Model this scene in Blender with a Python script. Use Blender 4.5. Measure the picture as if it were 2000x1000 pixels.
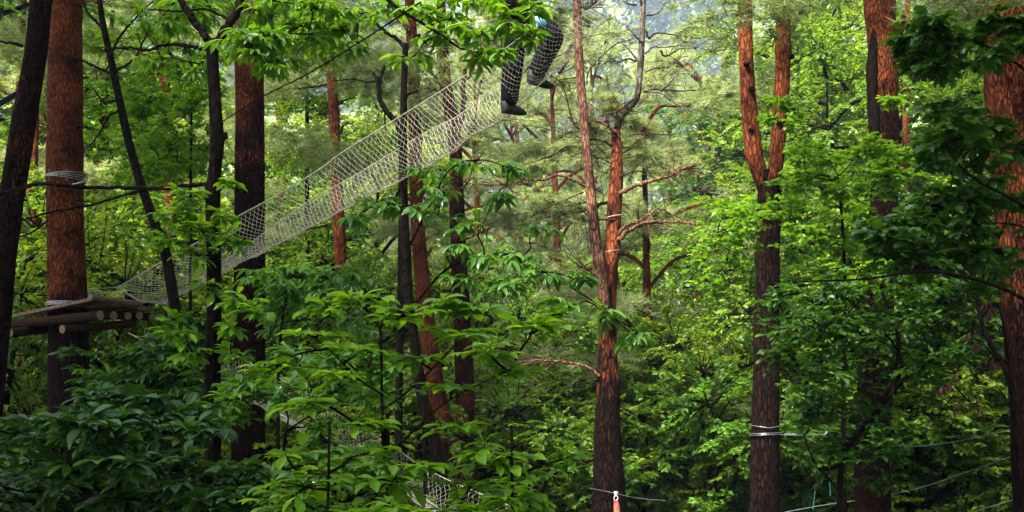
import bpy, math, random
import numpy as np
from mathutils import Vector

# ------------------------------------------------------------------ clearing, camera, world, sun, exposure
for o in list(bpy.data.objects):
    bpy.data.objects.remove(o, do_unlink=True)
SC = bpy.context.scene
COL = SC.collection
R_ = math.radians

FPX = 2144.0                       # focal length in pixels of a 2000 px wide frame
PITCH = R_(9.0)
EYE = np.array([0.0, 0.0, 6.0])
cam_d = bpy.data.cameras.new('camera')
cam_d.sensor_width = 36.0
cam_d.lens = 36.0 * FPX / 2000.0
cam_d.clip_start = 0.1
cam_d.clip_end = 5000.0
cam = bpy.data.objects.new('camera', cam_d)
COL.objects.link(cam)
cam.location = EYE
cam.rotation_euler = (R_(90) + PITCH, 0, 0)
SC.camera = cam

SUN_EL, SUN_AZ = R_(56), R_(-145)   # azimuth from +Y, negative = left: over the viewer's left shoulder
world = bpy.data.worlds.new('World')
SC.world = world
world.use_nodes = True
wt = world.node_tree
wt.nodes.clear()
sky = wt.nodes.new('ShaderNodeTexSky')
sky.sky_type = 'NISHITA'
sky.sun_disc = False
sky.sun_elevation = SUN_EL
sky.sun_rotation = SUN_AZ
sky.air_density = 1.0
sky.dust_density = 4.0
sky.ozone_density = 1.0
bg = wt.nodes.new('ShaderNodeBackground')
bg.inputs[1].default_value = 0.1
wo = wt.nodes.new('ShaderNodeOutputWorld')
wt.links.new(sky.outputs[0], bg.inputs[0])
wt.links.new(bg.outputs[0], wo.inputs[0])

sun_d = bpy.data.lights.new('sun', 'SUN')
sun_d.energy = 5.0
sun_d.angle = R_(14)
sun_d.color = (1.0, 0.95, 0.86)
sun = bpy.data.objects.new('sun', sun_d)
COL.objects.link(sun)
_sd = Vector((math.sin(SUN_AZ) * math.cos(SUN_EL), math.cos(SUN_AZ) * math.cos(SUN_EL), math.sin(SUN_EL)))
sun.rotation_euler = (-_sd).to_track_quat('-Z', 'Y').to_euler()

SC.view_settings.view_transform = 'Standard'
SC.view_settings.look = 'None'
SC.view_settings.gamma = 1.0
SC.view_settings.exposure = 2.5
SC.render.engine = 'CYCLES'
SC.cycles.max_bounces = 8
SC.cycles.diffuse_bounces = 3
SC.cycles.glossy_bounces = 2
SC.cycles.transmission_bounces = 4
SC.cycles.volume_bounces = 0
SC.cycles.use_denoising = True
SC.cycles.denoiser = 'OPENIMAGEDENOISE'
SC.cycles.denoising_input_passes = 'RGB_ALBEDO_NORMAL'
SC.cycles.denoising_prefilter = 'NONE'
SC.cycles.sample_clamp_indirect = 6.0

# ------------------------------------------------------------------ helpers
CP, SP = math.cos(PITCH), math.sin(PITCH)


def P(x, y, d):
    """the point that lies d metres ahead of the camera on the sight line of photo pixel (x, y)"""
    a = (x - 1000.0) / FPX
    b = (500.0 - y) / FPX
    t = d / (CP - b * SP)
    return np.array([a * t, d, EYE[2] + t * (SP + b * CP)])


def px_r(w, d):
    return 0.5 * w / FPX * d * 1.01


def lerp_tab(tab, v):
    xs = [t[0] for t in tab]
    ys = [t[1] for t in tab]
    return np.interp(v, xs, ys)


def hash3(i, j, k):
    n = (i.astype(np.int64) * 73856093) ^ (j.astype(np.int64) * 19349663) ^ (k.astype(np.int64) * 83492791)
    n = (n ^ (n >> 13)) * 1274126177
    n = n ^ (n >> 16)
    return (n & 0xffff) / 65535.0


def vnoise(p):
    f = np.floor(p).astype(np.int64)
    u = p - f
    u = u * u * (3 - 2 * u)
    r = 0
    for dx in (0, 1):
        for dy in (0, 1):
            for dz in (0, 1):
                w = (u[:, 0] if dx else 1 - u[:, 0]) * (u[:, 1] if dy else 1 - u[:, 1]) * (u[:, 2] if dz else 1 - u[:, 2])
                r = r + w * hash3(f[:, 0] + dx, f[:, 1] + dy, f[:, 2] + dz)
    return r * 2 - 1


def ground_z(x, y):
    x = np.asarray(x, float)
    y = np.asarray(y, float)
    z = lerp_tab([(-60, 5), (-10, 2.2), (0, 1.6), (8, 1.0), (16, -0.6), (30, -3.0), (50, -5.5), (70, -6.0), (95, -2),
                  (140, 9), (200, 32), (300, 92), (450, 195), (640, 330), (760, 400), (900, 390)], y)
    p = np.stack([x * 0.05, y * 0.05, x * 0 + 3.3], -1).reshape(-1, 3)
    amp = np.clip(y / 60.0, 0.3, 1.0)
    n = vnoise(p).reshape(x.shape) * 0.9
    p2 = np.stack([x * 0.011, y * 0.011, x * 0 + 8.1], -1).reshape(-1, 3)
    n2 = vnoise(p2).reshape(x.shape)
    return z + n * amp + n2 * np.clip((y - 90) / 160, 0, 1) * 14 + np.clip(-x / 25, -1, 1) * 0.5


class MB:
    def __init__(self):
        self.v, self.f, self.a, self.n = [], [], [], 0

    def add(self, v, faces, attr=0.5):
        v = np.asarray(v, float).reshape(-1, 3)
        if not isinstance(faces, (list, tuple)):
            faces = [faces]
        for f in faces:
            f = np.asarray(f, np.int64)
            if f.size:
                self.f.append(f + self.n)
        self.v.append(v)
        a = np.asarray(attr, float)
        self.a.append(np.full(len(v), float(a)) if a.ndim == 0 else a)
        self.n += len(v)

    def build(self, name, mat, parent=None, smooth=False, loc=None):
        me = bpy.data.meshes.new(name)
        v = np.concatenate(self.v) if self.v else np.zeros((0, 3))
        if loc is not None:
            v = v - np.asarray(loc)
        me.vertices.add(len(v))
        me.vertices.foreach_set('co', v.astype(np.float32).ravel())
        nl = sum(f.size for f in self.f)
        npol = sum(len(f) for f in self.f)
        me.loops.add(nl)
        me.polygons.add(npol)
        me.loops.foreach_set('vertex_index', np.concatenate([f.ravel() for f in self.f]).astype(np.int32))
        tot = np.concatenate([np.full(len(f), f.shape[1]) for f in self.f])
        start = np.concatenate([[0], np.cumsum(tot)[:-1]])
        me.polygons.foreach_set('loop_start', start.astype(np.int32))
        me.polygons.foreach_set('loop_total', tot.astype(np.int32))
        me.polygons.foreach_set('use_smooth', np.full(npol, smooth))
        at = me.attributes.new('rnd', 'FLOAT', 'POINT')
        at.data.foreach_set('value', np.concatenate(self.a).astype(np.float32))
        me.update(calc_edges=True)
        me.materials.append(mat)
        o = bpy.data.objects.new(name, me)
        COL.objects.link(o)
        if parent is not None:
            o.parent = parent
        return o


def catmull(pts, n):
    pts = np.asarray(pts, float)
    m = len(pts)
    if m == 2:
        return pts[0] + (pts[1] - pts[0]) * np.linspace(0, 1, n)[:, None]
    q = np.vstack([2 * pts[0] - pts[1], pts, 2 * pts[-1] - pts[-2]])
    t = np.linspace(0, m - 1 - 1e-9, n)
    i = t.astype(int)
    u = (t - i)[:, None]
    p0, p1, p2, p3 = q[i], q[i + 1], q[i + 2], q[i + 3]
    return 0.5 * (2 * p1 + (p2 - p0) * u + (2 * p0 - 5 * p1 + 4 * p2 - p3) * u * u + (3 * p1 - p0 - 3 * p2 + p3) * u ** 3)


def frames(c):
    t = np.gradient(c, axis=0)
    t /= np.linalg.norm(t, axis=1)[:, None] + 1e-12
    a = np.array([0, 0, 1.0]) if abs(t[0, 2]) < 0.9 else np.array([1.0, 0, 0])
    n = np.zeros_like(c)
    v = a - t[0] * np.dot(a, t[0])
    v /= np.linalg.norm(v)
    for i in range(len(c)):
        v = v - t[i] * np.dot(v, t[i])
        v /= np.linalg.norm(v) + 1e-12
        n[i] = v
    return t, n, np.cross(t, n)


def tube(mb, pts, rad, sides=6, n=None, attr=0.5, noise=0.0, nscale=3.0, cap=True, seed=0.0):
    pts = np.asarray(pts, float)
    n = n or len(pts)
    c = catmull(pts, n)
    r = np.interp(np.linspace(0, 1, n), np.linspace(0, 1, len(rad)), rad) if np.ndim(rad) else np.full(n, float(rad))
    t, a, b = frames(c)
    th = np.linspace(0, 2 * np.pi, sides, endpoint=False)
    ring = np.cos(th)[None, :, None] * a[:, None, :] + np.sin(th)[None, :, None] * b[:, None, :]
    rr = np.repeat(r[:, None], sides, 1)
    if noise:
        q = (c[:, None, :] + ring * r[:, None, None]).reshape(-1, 3)
        s = q * nscale * np.array([1, 1, 0.55]) + seed
        rr = rr * (1 + noise * (0.6 * vnoise(s) + 0.3 * vnoise(s * 2.3) + 0.25 * vnoise(s * 5.1 + 7)).reshape(n, sides))
    v = (c[:, None, :] + ring * rr[:, :, None]).reshape(-1, 3)
    i = np.arange(n - 1)[:, None] * sides
    j = np.arange(sides)[None, :]
    j2 = (j + 1) % sides
    f = np.stack([i + j, i + j2, i + sides + j2, i + sides + j], -1).reshape(-1, 4)
    at = attr
    if np.ndim(attr):
        at = np.repeat(np.interp(np.linspace(0, 1, n), np.linspace(0, 1, len(attr)), attr), sides)
    mb.add(v, f, at)
    if cap and sides >= 3:
        k = np.arange(sides)
        mb.add(v[-sides:], k[None, :], at[-sides:] if np.ndim(at) else at)
        mb.add(v[:sides], k[None, ::-1], at[:sides] if np.ndim(at) else at)


def tubes(mb, C, Rr, sides=3, attr=0.5):
    """many tubes at once; C (N, k, 3), Rr (N, k)"""
    N, k, _ = C.shape
    if N == 0:
        return
    t = np.gradient(C, axis=1)
    t /= np.linalg.norm(t, axis=2, keepdims=True) + 1e-12
    up = np.where(np.abs(t[..., 2:3]) < 0.9, np.array([0, 0, 1.0]), np.array([1.0, 0, 0]))
    a = np.cross(t, up)
    a /= np.linalg.norm(a, axis=2, keepdims=True) + 1e-12
    b = np.cross(t, a)
    th = np.linspace(0, 2 * np.pi, sides, endpoint=False)
    ring = np.cos(th)[:, None] * a[:, :, None, :] + np.sin(th)[:, None] * b[:, :, None, :]
    v = C[:, :, None, :] + ring * Rr[:, :, None, None]
    base = (np.arange(N)[:, None, None] * k + np.arange(k - 1)[None, :, None]) * sides
    j = np.arange(sides)[None, None, :]
    j2 = (j + 1) % sides
    f = np.stack([base + j, base + j2, base + sides + j2, base + sides + j], -1).reshape(-1, 4)
    mb.add(v.reshape(-1, 3), f, attr)


def unit(v):
    return v / (np.linalg.norm(v, axis=-1, keepdims=True) + 1e-12)


# ------------------------------------------------------------------ leaf shapes (x side, y along, z up)
def strip_leaf(ys, ws, zc, zs):
    """leaf blade folded along its midrib"""
    n = len(ys)
    v = [(0, y, z) for y, z in zip(ys, zc)] + [(w, y, z) for w, y, z in zip(ws, ys, zs)] + [(-w, y, z) for w, y, z in zip(ws, ys, zs)]
    f = []
    for i in range(n - 1):
        f.append((i, n + i, n + i + 1, i + 1))
        f.append((i, i + 1, 2 * n + i + 1, 2 * n + i))
    return np.array(v, float), [np.array(f)]


LEAF = {
    'diamond': (np.array([(0, 0, 0), (.3, .45, .07), (0, 1, -.05), (-.3, .45, .07)], float), [np.array([(0, 1, 2), (0, 2, 3)])]),
    'oval': strip_leaf([0, .18, .42, .68, .88, 1.0], [.012, .1, .19, .2, .11, .005], [0, .02, .03, .01, -.04, -.1], [0, .05, .09, .07, .0, -.1]),
    'lance': strip_leaf([0, .2, .45, .7, .9, 1.0], [.012, .1, .15, .13, .06, .004], [0, .03, .03, -.02, -.1, -.17], [0, .06, .08, .03, -.07, -.17]),
    'lobed': strip_leaf([0, .12, .25, .33, .48, .56, .72, .8, .92, 1.0], [.015, .1, .27, .15, .36, .19, .33, .16, .15, .01],
                        [0, .01, .02, .02, .02, .02, .0, -.02, -.05, -.09], [0, .03, .08, .05, .1, .06, .06, .02, -.03, -.09]),
}
_nv, _nf = [], []
_rg = np.random.default_rng(5)
for _k in range(9):
    _d = unit(np.array([_rg.normal() * .55, .75, _rg.normal() * .45 + .15]))
    _s = unit(np.cross(_d, _rg.normal(size=3))) * .028
    _i = len(_nv)
    _nv += [_s, -_s, _d]
    _nf.append((_i, _i + 1, _i + 2))
LEAF['needles'] = (np.array(_nv), [np.array(_nf)])


def put_leaves(mb, kind, pos, fwd, nrm, size, rng, tint=None):
    T, F = LEAF[kind]
    N = len(pos)
    if not N:
        return
    fwd = unit(fwd)
    nrm = nrm - fwd * np.sum(nrm * fwd, 1)[:, None]
    nrm = unit(nrm)
    sd = np.cross(fwd, nrm)
    v = (T[None, :, 0:1] * sd[:, None, :] * rng.uniform(.85, 1.15, (N, 1, 1)) + T[None, :, 1:2] * fwd[:, None, :] + T[None, :, 2:3] * nrm[:, None, :]) * size[:, None, None] + pos[:, None, :]
    nv = len(T)
    off = (np.arange(N) * nv)[:, None, None]
    fs = [(f[None] + off).reshape(-1, f.shape[1]) for f in F]
    a = rng.uniform(0, 1, N) if tint is None else np.clip(tint, 0, 1)
    mb.add(v.reshape(-1, 3), fs, np.repeat(a, nv))


def spray(wood, leaves, rng, anchor, C, R, ntwig, kind, size, per=7, whorl=3, brad=0.012, shell=0.0, droop=0.15,
          up=1.0, lift=0.15, twr=0.0025, njit=0.35, fj=.22, limb=True, wattr=0.2, clump=0.25):
    """one limb from anchor to C, twigs through the ellipsoid (C, R), leaves along and at the end of the twigs"""
    anchor, C, R = np.asarray(anchor, float), np.asarray(C, float), np.asarray(R, float)
    L = np.linalg.norm(C - anchor) + 1e-6
    if limb:
        mid1 = anchor + (C - anchor) * .35 + rng.normal(size=3) * .05 * L + np.array([0, 0, lift * L * .4])
        mid2 = anchor + (C - anchor) * .7 + rng.normal(size=3) * .05 * L + np.array([0, 0, lift * L * .3])
        lp = catmull([anchor, mid1, mid2, C], 10)
        tube(wood, lp, [brad, brad * .4], sides=5, attr=wattr)
    else:
        lp = np.repeat(C[None], 10, 0)
    d = unit(rng.normal(size=(ntwig, 3)))
    rr = (shell + (1 - shell) * rng.uniform(0, 1, ntwig) ** .5)[:, None]
    E = C + d * rr * R
    si = rng.integers(4, 10, ntwig)
    S = lp[si]
    S = np.where(rng.uniform(size=(ntwig, 1)) < .35, S, C + (E - C) * rng.uniform(.0, .4, (ntwig, 1)))
    tl = np.linalg.norm(E - S, axis=1)[:, None]
    M = (S + E) / 2 + rng.normal(size=(ntwig, 3)) * .08 * tl + np.array([0, 0, 1.0]) * lift * tl * .5
    u = np.array([0, .25, .5, .75, 1.0])[None, :, None]
    tw = (1 - u) ** 2 * S[:, None] + 2 * u * (1 - u) * M[:, None] + u * u * E[:, None]
    tubes(wood, tw, np.repeat(np.array([[1.6, 1.3, 1.0, .8, .5]]) * twr, ntwig, 0), 3, wattr)
    n = per
    tt = (.3 + .7 * (np.arange(n)[None, :] + rng.uniform(0, 1, (ntwig, n))) / n)[..., None]
    pos = (1 - tt) ** 2 * S[:, None] + 2 * tt * (1 - tt) * M[:, None] + tt * tt * E[:, None]
    tan = unit(2 * (1 - tt) * (M - S)[:, None] + 2 * tt * (E - M)[:, None])
    side = unit(np.cross(tan, np.array([0, 0, 1.0])) + 1e-6)
    sg = np.where((np.arange(n) % 2) == 0, 1., -1.)[None, :, None]
    fwd = tan * np.array([.6, .6, .6 * min(1, fj * 4)]) + side * sg * .8 + rng.normal(size=pos.shape) * fj + np.array([0, 0, -droop])
    nr = np.array([0, 0, up]) + rng.normal(size=pos.shape) * njit
    ct = rng.uniform(0, 1, (ntwig, 1)) * clump + rng.uniform(0, 1, (ntwig, n)) * (1 - clump)
    put_leaves(leaves, kind, pos.reshape(-1, 3), fwd.reshape(-1, 3), nr.reshape(-1, 3), rng.uniform(.45, 1.15, ntwig * n) * size, rng, ct.ravel())
    if whorl:
        k = whorl
        et = unit((E - M) * np.array([1, 1, min(1, fj * 4)]))
        es = unit(np.cross(et, np.array([0, 0, 1.0])) + 1e-6)
        an = np.linspace(-1.9, 1.9, k)[None, :, None] + rng.normal(size=(ntwig, k, 1)) * .2
        fw = et[:, None] * np.cos(an) + es[:, None] * np.sin(an) + rng.normal(size=(ntwig, k, 3)) * fj * .55 + np.array([0, 0, -droop])
        nr = np.array([0, 0, up]) + rng.normal(size=(ntwig, k, 3)) * njit * .7
        ps = np.repeat(E[:, None], k, 1) + fw * size * .05
        ct = rng.uniform(0, 1, (ntwig, 1)) * .5 + rng.uniform(0, 1, (ntwig, k)) * .5
        put_leaves(leaves, kind, ps.reshape(-1, 3), fw.reshape(-1, 3), nr.reshape(-1, 3), rng.uniform(.75, 1.15, ntwig * k) * size, rng, ct.ravel())


# ------------------------------------------------------------------ materials
def new_mat(name):
    m = bpy.data.materials.new(name)
    m.use_nodes = True
    nt = m.node_tree
    nt.nodes.clear()
    return m, nt, nt.nodes.new('ShaderNodeOutputMaterial')


def N(nt, kind, **kw):
    n = nt.nodes.new(kind)
    for k, v in kw.items():
        setattr(n, k, v)
    return n


def ramp(nt, src, stops):
    r = N(nt, 'ShaderNodeValToRGB')
    e = r.color_ramp.elements
    while len(e) < len(stops):
        e.new(.5)
    for el, (p, c) in zip(e, stops):
        el.position = p
        el.color = (*c, 1)
    nt.links.new(src, r.inputs[0])
    return r.outputs[0]


def leaf_mat(name, dark, mid, light, transl=.4, rough=.45, spec=.5, objvar=0.0, tboost=1.5):
    m, nt, out = new_mat(name)
    at = N(nt, 'ShaderNodeAttribute', attribute_name='rnd')
    c = ramp(nt, at.outputs['Fac'], [(0, dark), (.5, mid), (.93, light), (1.0, tuple(min(1, x * 1.25) for x in light))])
    hs = N(nt, 'ShaderNodeHueSaturation')
    nt.links.new(c, hs.inputs['Color'])
    if objvar:
        oi = N(nt, 'ShaderNodeObjectInfo')
        mr = N(nt, 'ShaderNodeMapRange')
        mr.inputs[3].default_value = .5 - .03 * objvar
        mr.inputs[4].default_value = .5 + .022 * objvar
        nt.links.new(oi.outputs['Random'], mr.inputs[0])
        nt.links.new(mr.outputs[0], hs.inputs['Hue'])
        mr2 = N(nt, 'ShaderNodeMapRange')
        mr2.inputs[3].default_value = 1.3
        mr2.inputs[4].default_value = .7
        nt.links.new(oi.outputs['Random'], mr2.inputs[0])
        nt.links.new(mr2.outputs[0], hs.inputs['Value'])
    pb = N(nt, 'ShaderNodeBsdfPrincipled')
    pb.inputs['Roughness'].default_value = rough
    pb.inputs['Specular IOR Level'].default_value = spec
    nt.links.new(hs.outputs[0], pb.inputs['Base Color'])
    if transl:
        tr = N(nt, 'ShaderNodeBsdfTranslucent')
        g = N(nt, 'ShaderNodeMixRGB', blend_type='MULTIPLY')
        g.inputs[0].default_value = 1
        g.inputs[2].default_value = (tboost * 1.15, tboost, tboost * .35, 1)
        nt.links.new(hs.outputs[0], g.inputs[1])
        nt.links.new(g.outputs[0], tr.inputs[0])
        mx = N(nt, 'ShaderNodeMixShader')
        mx.inputs[0].default_value = transl
        nt.links.new(pb.outputs[0], mx.inputs[1])
        nt.links.new(tr.outputs[0], mx.inputs[2])
        nt.links.new(mx.outputs[0], out.inputs[0])
    else:
        nt.links.new(pb.outputs[0], out.inputs[0])
    return m


def bark_mat(name, up_a, up_b, dn_a, dn_b, bump=.6, scale=1.0):
    """flaky upper bark (rnd = 1) over plated lower bark (rnd = 0)"""
    m, nt, out = new_mat(name)
    tc = N(nt, 'ShaderNodeTexCoord')
    mp = N(nt, 'ShaderNodeMapping')
    mp.inputs['Scale'].default_value = (scale, scale, scale * .3)
    nt.links.new(tc.outputs['Object'], mp.inputs[0])
    n1 = N(nt, 'ShaderNodeTexNoise')
    n1.inputs['Scale'].default_value = 22
    n1.inputs['Detail'].default_value = 6
    n1.inputs['Roughness'].default_value = .7
    nt.links.new(mp.outputs[0], n1.inputs[0])
    n0 = N(nt, 'ShaderNodeTexNoise')
    n0.inputs['Scale'].default_value = 3.2
    n0.inputs['Detail'].default_value = 4
    nt.links.new(tc.outputs['Object'], n0.inputs[0])
    mp2 = N(nt, 'ShaderNodeMapping')
    mp2.inputs['Scale'].default_value = (scale * 26, scale * 26, scale * 7)
    nt.links.new(tc.outputs['Object'], mp2.inputs[0])
    dst = N(nt, 'ShaderNodeMixRGB', blend_type='ADD')
    dst.inputs[0].default_value = .9
    nt.links.new(mp2.outputs[0], dst.inputs[1])
    nt.links.new(n1.outputs['Color'], dst.inputs[2])
    vo = N(nt, 'ShaderNodeTexVoronoi', feature='DISTANCE_TO_EDGE')
    vo.inputs['Scale'].default_value = 1.0
    nt.links.new(dst.outputs[0], vo.inputs[0])
    crack = N(nt, 'ShaderNodeMapRange')
    crack.inputs[1].default_value = .0
    crack.inputs[2].default_value = .16
    nt.links.new(vo.outputs['Distance'], crack.inputs[0])
    upc = ramp(nt, n1.outputs[0], [(.3, up_b), (.5, up_a), (.62, up_a), (.72, tuple(min(1, x * 1.8) for x in up_a))])
    big = N(nt, 'ShaderNodeMixRGB', blend_type='MULTIPLY')
    bigc = ramp(nt, n0.outputs[0], [(.3, (.3, .26, .26)), (.42, (.7, .66, .66)), (.55, (1, 1, 1)), (.7, (1.45, 1.3, 1.15))])
    big.inputs[0].default_value = 1
    fis = N(nt, 'ShaderNodeMixRGB', blend_type='MULTIPLY')
    fis.inputs[0].default_value = .8
    fisc = ramp(nt, vo.outputs['Distance'], [(0, (.25, .2, .2)), (.1, (.8, .78, .76)), (.2, (1, 1, 1)), (.5, (1.25, 1.2, 1.15))])
    nt.links.new(upc, fis.inputs[1])
    nt.links.new(fisc, fis.inputs[2])
    nt.links.new(fis.outputs[0], big.inputs[1])
    nt.links.new(bigc, big.inputs[2])
    dnc = ramp(nt, n1.outputs[0], [(.3, dn_b), (.6, dn_a), (.8, tuple(min(1, x * 1.7) for x in dn_a))])
    dk = N(nt, 'ShaderNodeMixRGB', blend_type='MIX')
    nt.links.new(crack.outputs[0], dk.inputs[0])
    dk.inputs[1].default_value = (*[x * .45 for x in dn_b], 1)
    nt.links.new(dnc, dk.inputs[2])
    at = N(nt, 'ShaderNodeAttribute', attribute_name='rnd')
    ad = N(nt, 'ShaderNodeMath', operation='ADD')
    sb = N(nt, 'ShaderNodeMath', operation='MULTIPLY_ADD')
    sb.inputs[1].default_value = 1.5
    sb.inputs[2].default_value = -.75
    nm = N(nt, 'ShaderNodeMixRGB')
    nm.inputs[0].default_value = .6
    nt.links.new(n0.outputs[0], nm.inputs[1])
    nt.links.new(n1.outputs[0], nm.inputs[2])
    nt.links.new(nm.outputs[0], sb.inputs[0])
    nt.links.new(at.outputs['Fac'], ad.inputs[0])
    nt.links.new(sb.outputs[0], ad.inputs[1])
    sm = N(nt, 'ShaderNodeMapRange')
    sm.inputs[1].default_value = .38
    sm.inputs[2].default_value = .62
    nt.links.new(ad.outputs[0], sm.inputs[0])
    mx = N(nt, 'ShaderNodeMixRGB')
    nt.links.new(sm.outputs[0], mx.inputs[0])
    nt.links.new(dk.outputs[0], mx.inputs[1])
    nt.links.new(big.outputs[0], mx.inputs[2])
    pb = N(nt, 'ShaderNodeBsdfPrincipled')
    pb.inputs['Roughness'].default_value = .95
    pb.inputs['Specular IOR Level'].default_value = .04
    nt.links.new(mx.outputs[0], pb.inputs['Base Color'])
    hh = N(nt, 'ShaderNodeMath', operation='ADD')
    nt.links.new(crack.outputs[0], hh.inputs[0])
    nt.links.new(n1.outputs[0], hh.inputs[1])
    bp = N(nt, 'ShaderNodeBump')
    bp.inputs['Strength'].default_value = bump
    bp.inputs['Distance'].default_value = .02
    nt.links.new(hh.outputs[0], bp.inputs['Height'])
    nt.links.new(bp.outputs[0], pb.inputs['Normal'])
    nt.links.new(pb.outputs[0], out.inputs[0])
    return m


def plain_mat(name, a, b, rough=.7, scale=20, metal=0.0, stretch=(1, 1, 1), bump=.0, spec=.4):
    m, nt, out = new_mat(name)
    tc = N(nt, 'ShaderNodeTexCoord')
    mp = N(nt, 'ShaderNodeMapping')
    mp.inputs['Scale'].default_value = stretch
    nt.links.new(tc.outputs['Object'], mp.inputs[0])
    n1 = N(nt, 'ShaderNodeTexNoise')
    n1.inputs['Scale'].default_value = scale
    n1.inputs['Detail'].default_value = 5
    nt.links.new(mp.outputs[0], n1.inputs[0])
    c = ramp(nt, n1.outputs[0], [(.35, a), (.65, b)])
    pb = N(nt, 'ShaderNodeBsdfPrincipled')
    pb.inputs['Roughness'].default_value = rough
    pb.inputs['Metallic'].default_value = metal
    pb.inputs['Specular IOR Level'].default_value = spec
    nt.links.new(c, pb.inputs['Base Color'])
    if bump:
        bp = N(nt, 'ShaderNodeBump')
        bp.inputs['Strength'].default_value = bump
        bp.inputs['Distance'].default_value = .01
        nt.links.new(n1.outputs[0], bp.inputs['Height'])
        nt.links.new(bp.outputs[0], pb.inputs['Normal'])
    nt.links.new(pb.outputs[0], out.inputs[0])
    return m


M = {
    'lime': leaf_mat('lime_leaves', (.04, .12, .007), (.085, .2, .01), (.18, .33, .02), .5, .4, .35),
    'chestnut': leaf_mat('chestnut_leaves', (.03, .1, .012), (.06, .16, .018), (.12, .25, .035), .45, .36, .5),
    'shade': leaf_mat('shade_leaves', (.008, .03, .005), (.021, .062, .009), (.05, .12, .016), .3, .48, .3),  # dark counterpart of the lime leaves, with shade put into the colour
    'maple': leaf_mat('shaded_maple_leaves', (.010, .038, .004), (.022, .07, .006), (.058, .14, .01), .4, .42, .4),  # darkened so the colour itself carries shade on the right side
    'top': leaf_mat('canopy_leaves', (.04, .12, .006), (.08, .19, .01), (.15, .29, .02), .5, .4, .4),
    'wood_a': leaf_mat('woodland_leaves', (.035, .095, .008), (.08, .17, .012), (.15, .26, .025), .42, .45, .35, objvar=1.0),
    'wood_b': leaf_mat('bright_woodland_leaves', (.05, .12, .008), (.105, .2, .012), (.18, .3, .03), .45, .45, .35, objvar=1.0),
    'needles': leaf_mat('pine_needles', (.13, .18, .07), (.19, .25, .10), (.26, .32, .15), .3, .5, .3, objvar=.5),
    'hill': leaf_mat('hazed_hillside_leaves', (.014, .03, .022), (.03, .055, .035), (.06, .09, .05), .25, .6, .2),  # dark and bluish: part of the distance haze is put into the leaf colour
    'dead': leaf_mat('dead_leaves', (.03, .012, .008), (.05, .02, .01), (.08, .03, .014), .15, .6, .2),
    'pine': bark_mat('red_pine_bark', (.155, .046, .018), (.045, .014, .008), (.014, .0065, .0045), (.0035, .002, .0017), bump=.9),
    'brown': bark_mat('brown_pine_bark', (.125, .037, .014), (.035, .012, .007), (.017, .0065, .0045), (.005, .0025, .002), bump=1.0, scale=1.6),
    'pink': bark_mat('pinkish_pine_bark', (.17, .088, .055), (.06, .029, .02), (.05, .024, .016), (.015, .008, .006), bump=.8),
    'dark': bark_mat('dark_bark', (.013, .009, .006), (.005, .0035, .003), (.010, .0068, .005), (.0035, .0025, .002), bump=.5),
    'grey': bark_mat('grey_bark', (.15, .135, .11), (.07, .06, .05), (.04, .033, .028), (.015, .012, .01), bump=.4),
    'rope': plain_mat('net_rope', (.24, .22, .165), (.42, .39, .30), .8, 60),
    'steel': plain_mat('steel_cable', (.16, .17, .18), (.36, .38, .39), .35, 80, .8),
    'wire': plain_mat('pale_wire', (.12, .15, .15), (.22, .27, .26), .5, 40, .2),
    'log': plain_mat('log_bark', (.009, .005, .003), (.03, .016, .008), .95, 30, 0, (1, 1, 1), .6, spec=.05),
    'plank': plain_mat('weathered_plank', (.03, .016, .007), (.13, .065, .026), .7, 25, 0, (1, 1, 1), .3),
    'cut': plain_mat('cut_wood', (.06, .03, .013), (.16, .085, .035), .7, 60),
    'cloth': plain_mat('black_trousers', (.003, .003, .004), (.007, .0075, .009), .95, 120, 0, (1, 1, 1), .3, spec=.03),
    'jacket': plain_mat('dark_jacket', (.012, .014, .02), (.03, .034, .045), .7, 60),
    'shoe': plain_mat('black_shoe', (.005, .006, .006), (.02, .022, .022), .6, 50, spec=.2),
    'blue': plain_mat('light_blue_cloth', (.12, .38, .62), (.2, .5, .75), .6, 50),
    'skin': plain_mat('skin', (.42, .24, .17), (.5, .3, .21), .5, 20),
    'hair': plain_mat('hair', (.01, .008, .006), (.02, .015, .012), .5, 80),
    'strap': plain_mat('orange_strap', (.2, .05, .025), (.34, .13, .07), .6, 40),
    'red': plain_mat('red_sleeve', (.5, .01, .04), (.65, .03, .08), .5, 40),
    'silver': plain_mat('silver_metal', (.65, .68, .7), (.8, .83, .85), .25, 40, .6),
    'teal': plain_mat('teal_rope', (.006, .05, .05), (.01, .08, .08), .7, 60),
}


def tag(o, label=None, cat=None, group=None, kind=None):
    if label:
        o['label'] = label
    if cat:
        o['category'] = cat
    if group:
        o['group'] = group
    if kind:
        o['kind'] = kind
    return o


def empty(name, loc, label, cat, group=None):
    o = bpy.data.objects.new(name, None)
    o.empty_display_size = .3
    COL.objects.link(o)
    o.location = loc
    return tag(o, label, cat, group)


# ------------------------------------------------------------------ ground and far hillside
def grid_mesh(mb, xs, ys, zf):
    X, Y = np.meshgrid(xs, ys)
    Z = zf(X, Y)
    nx, ny = len(xs), len(ys)
    i = np.arange(ny - 1)[:, None] * nx + np.arange(nx - 1)[None, :]
    f = np.stack([i, i + 1, i + nx + 1, i + nx], -1).reshape(-1, 4)
    mb.add(np.stack([X, Y, Z], -1).reshape(-1, 3), f)


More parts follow.
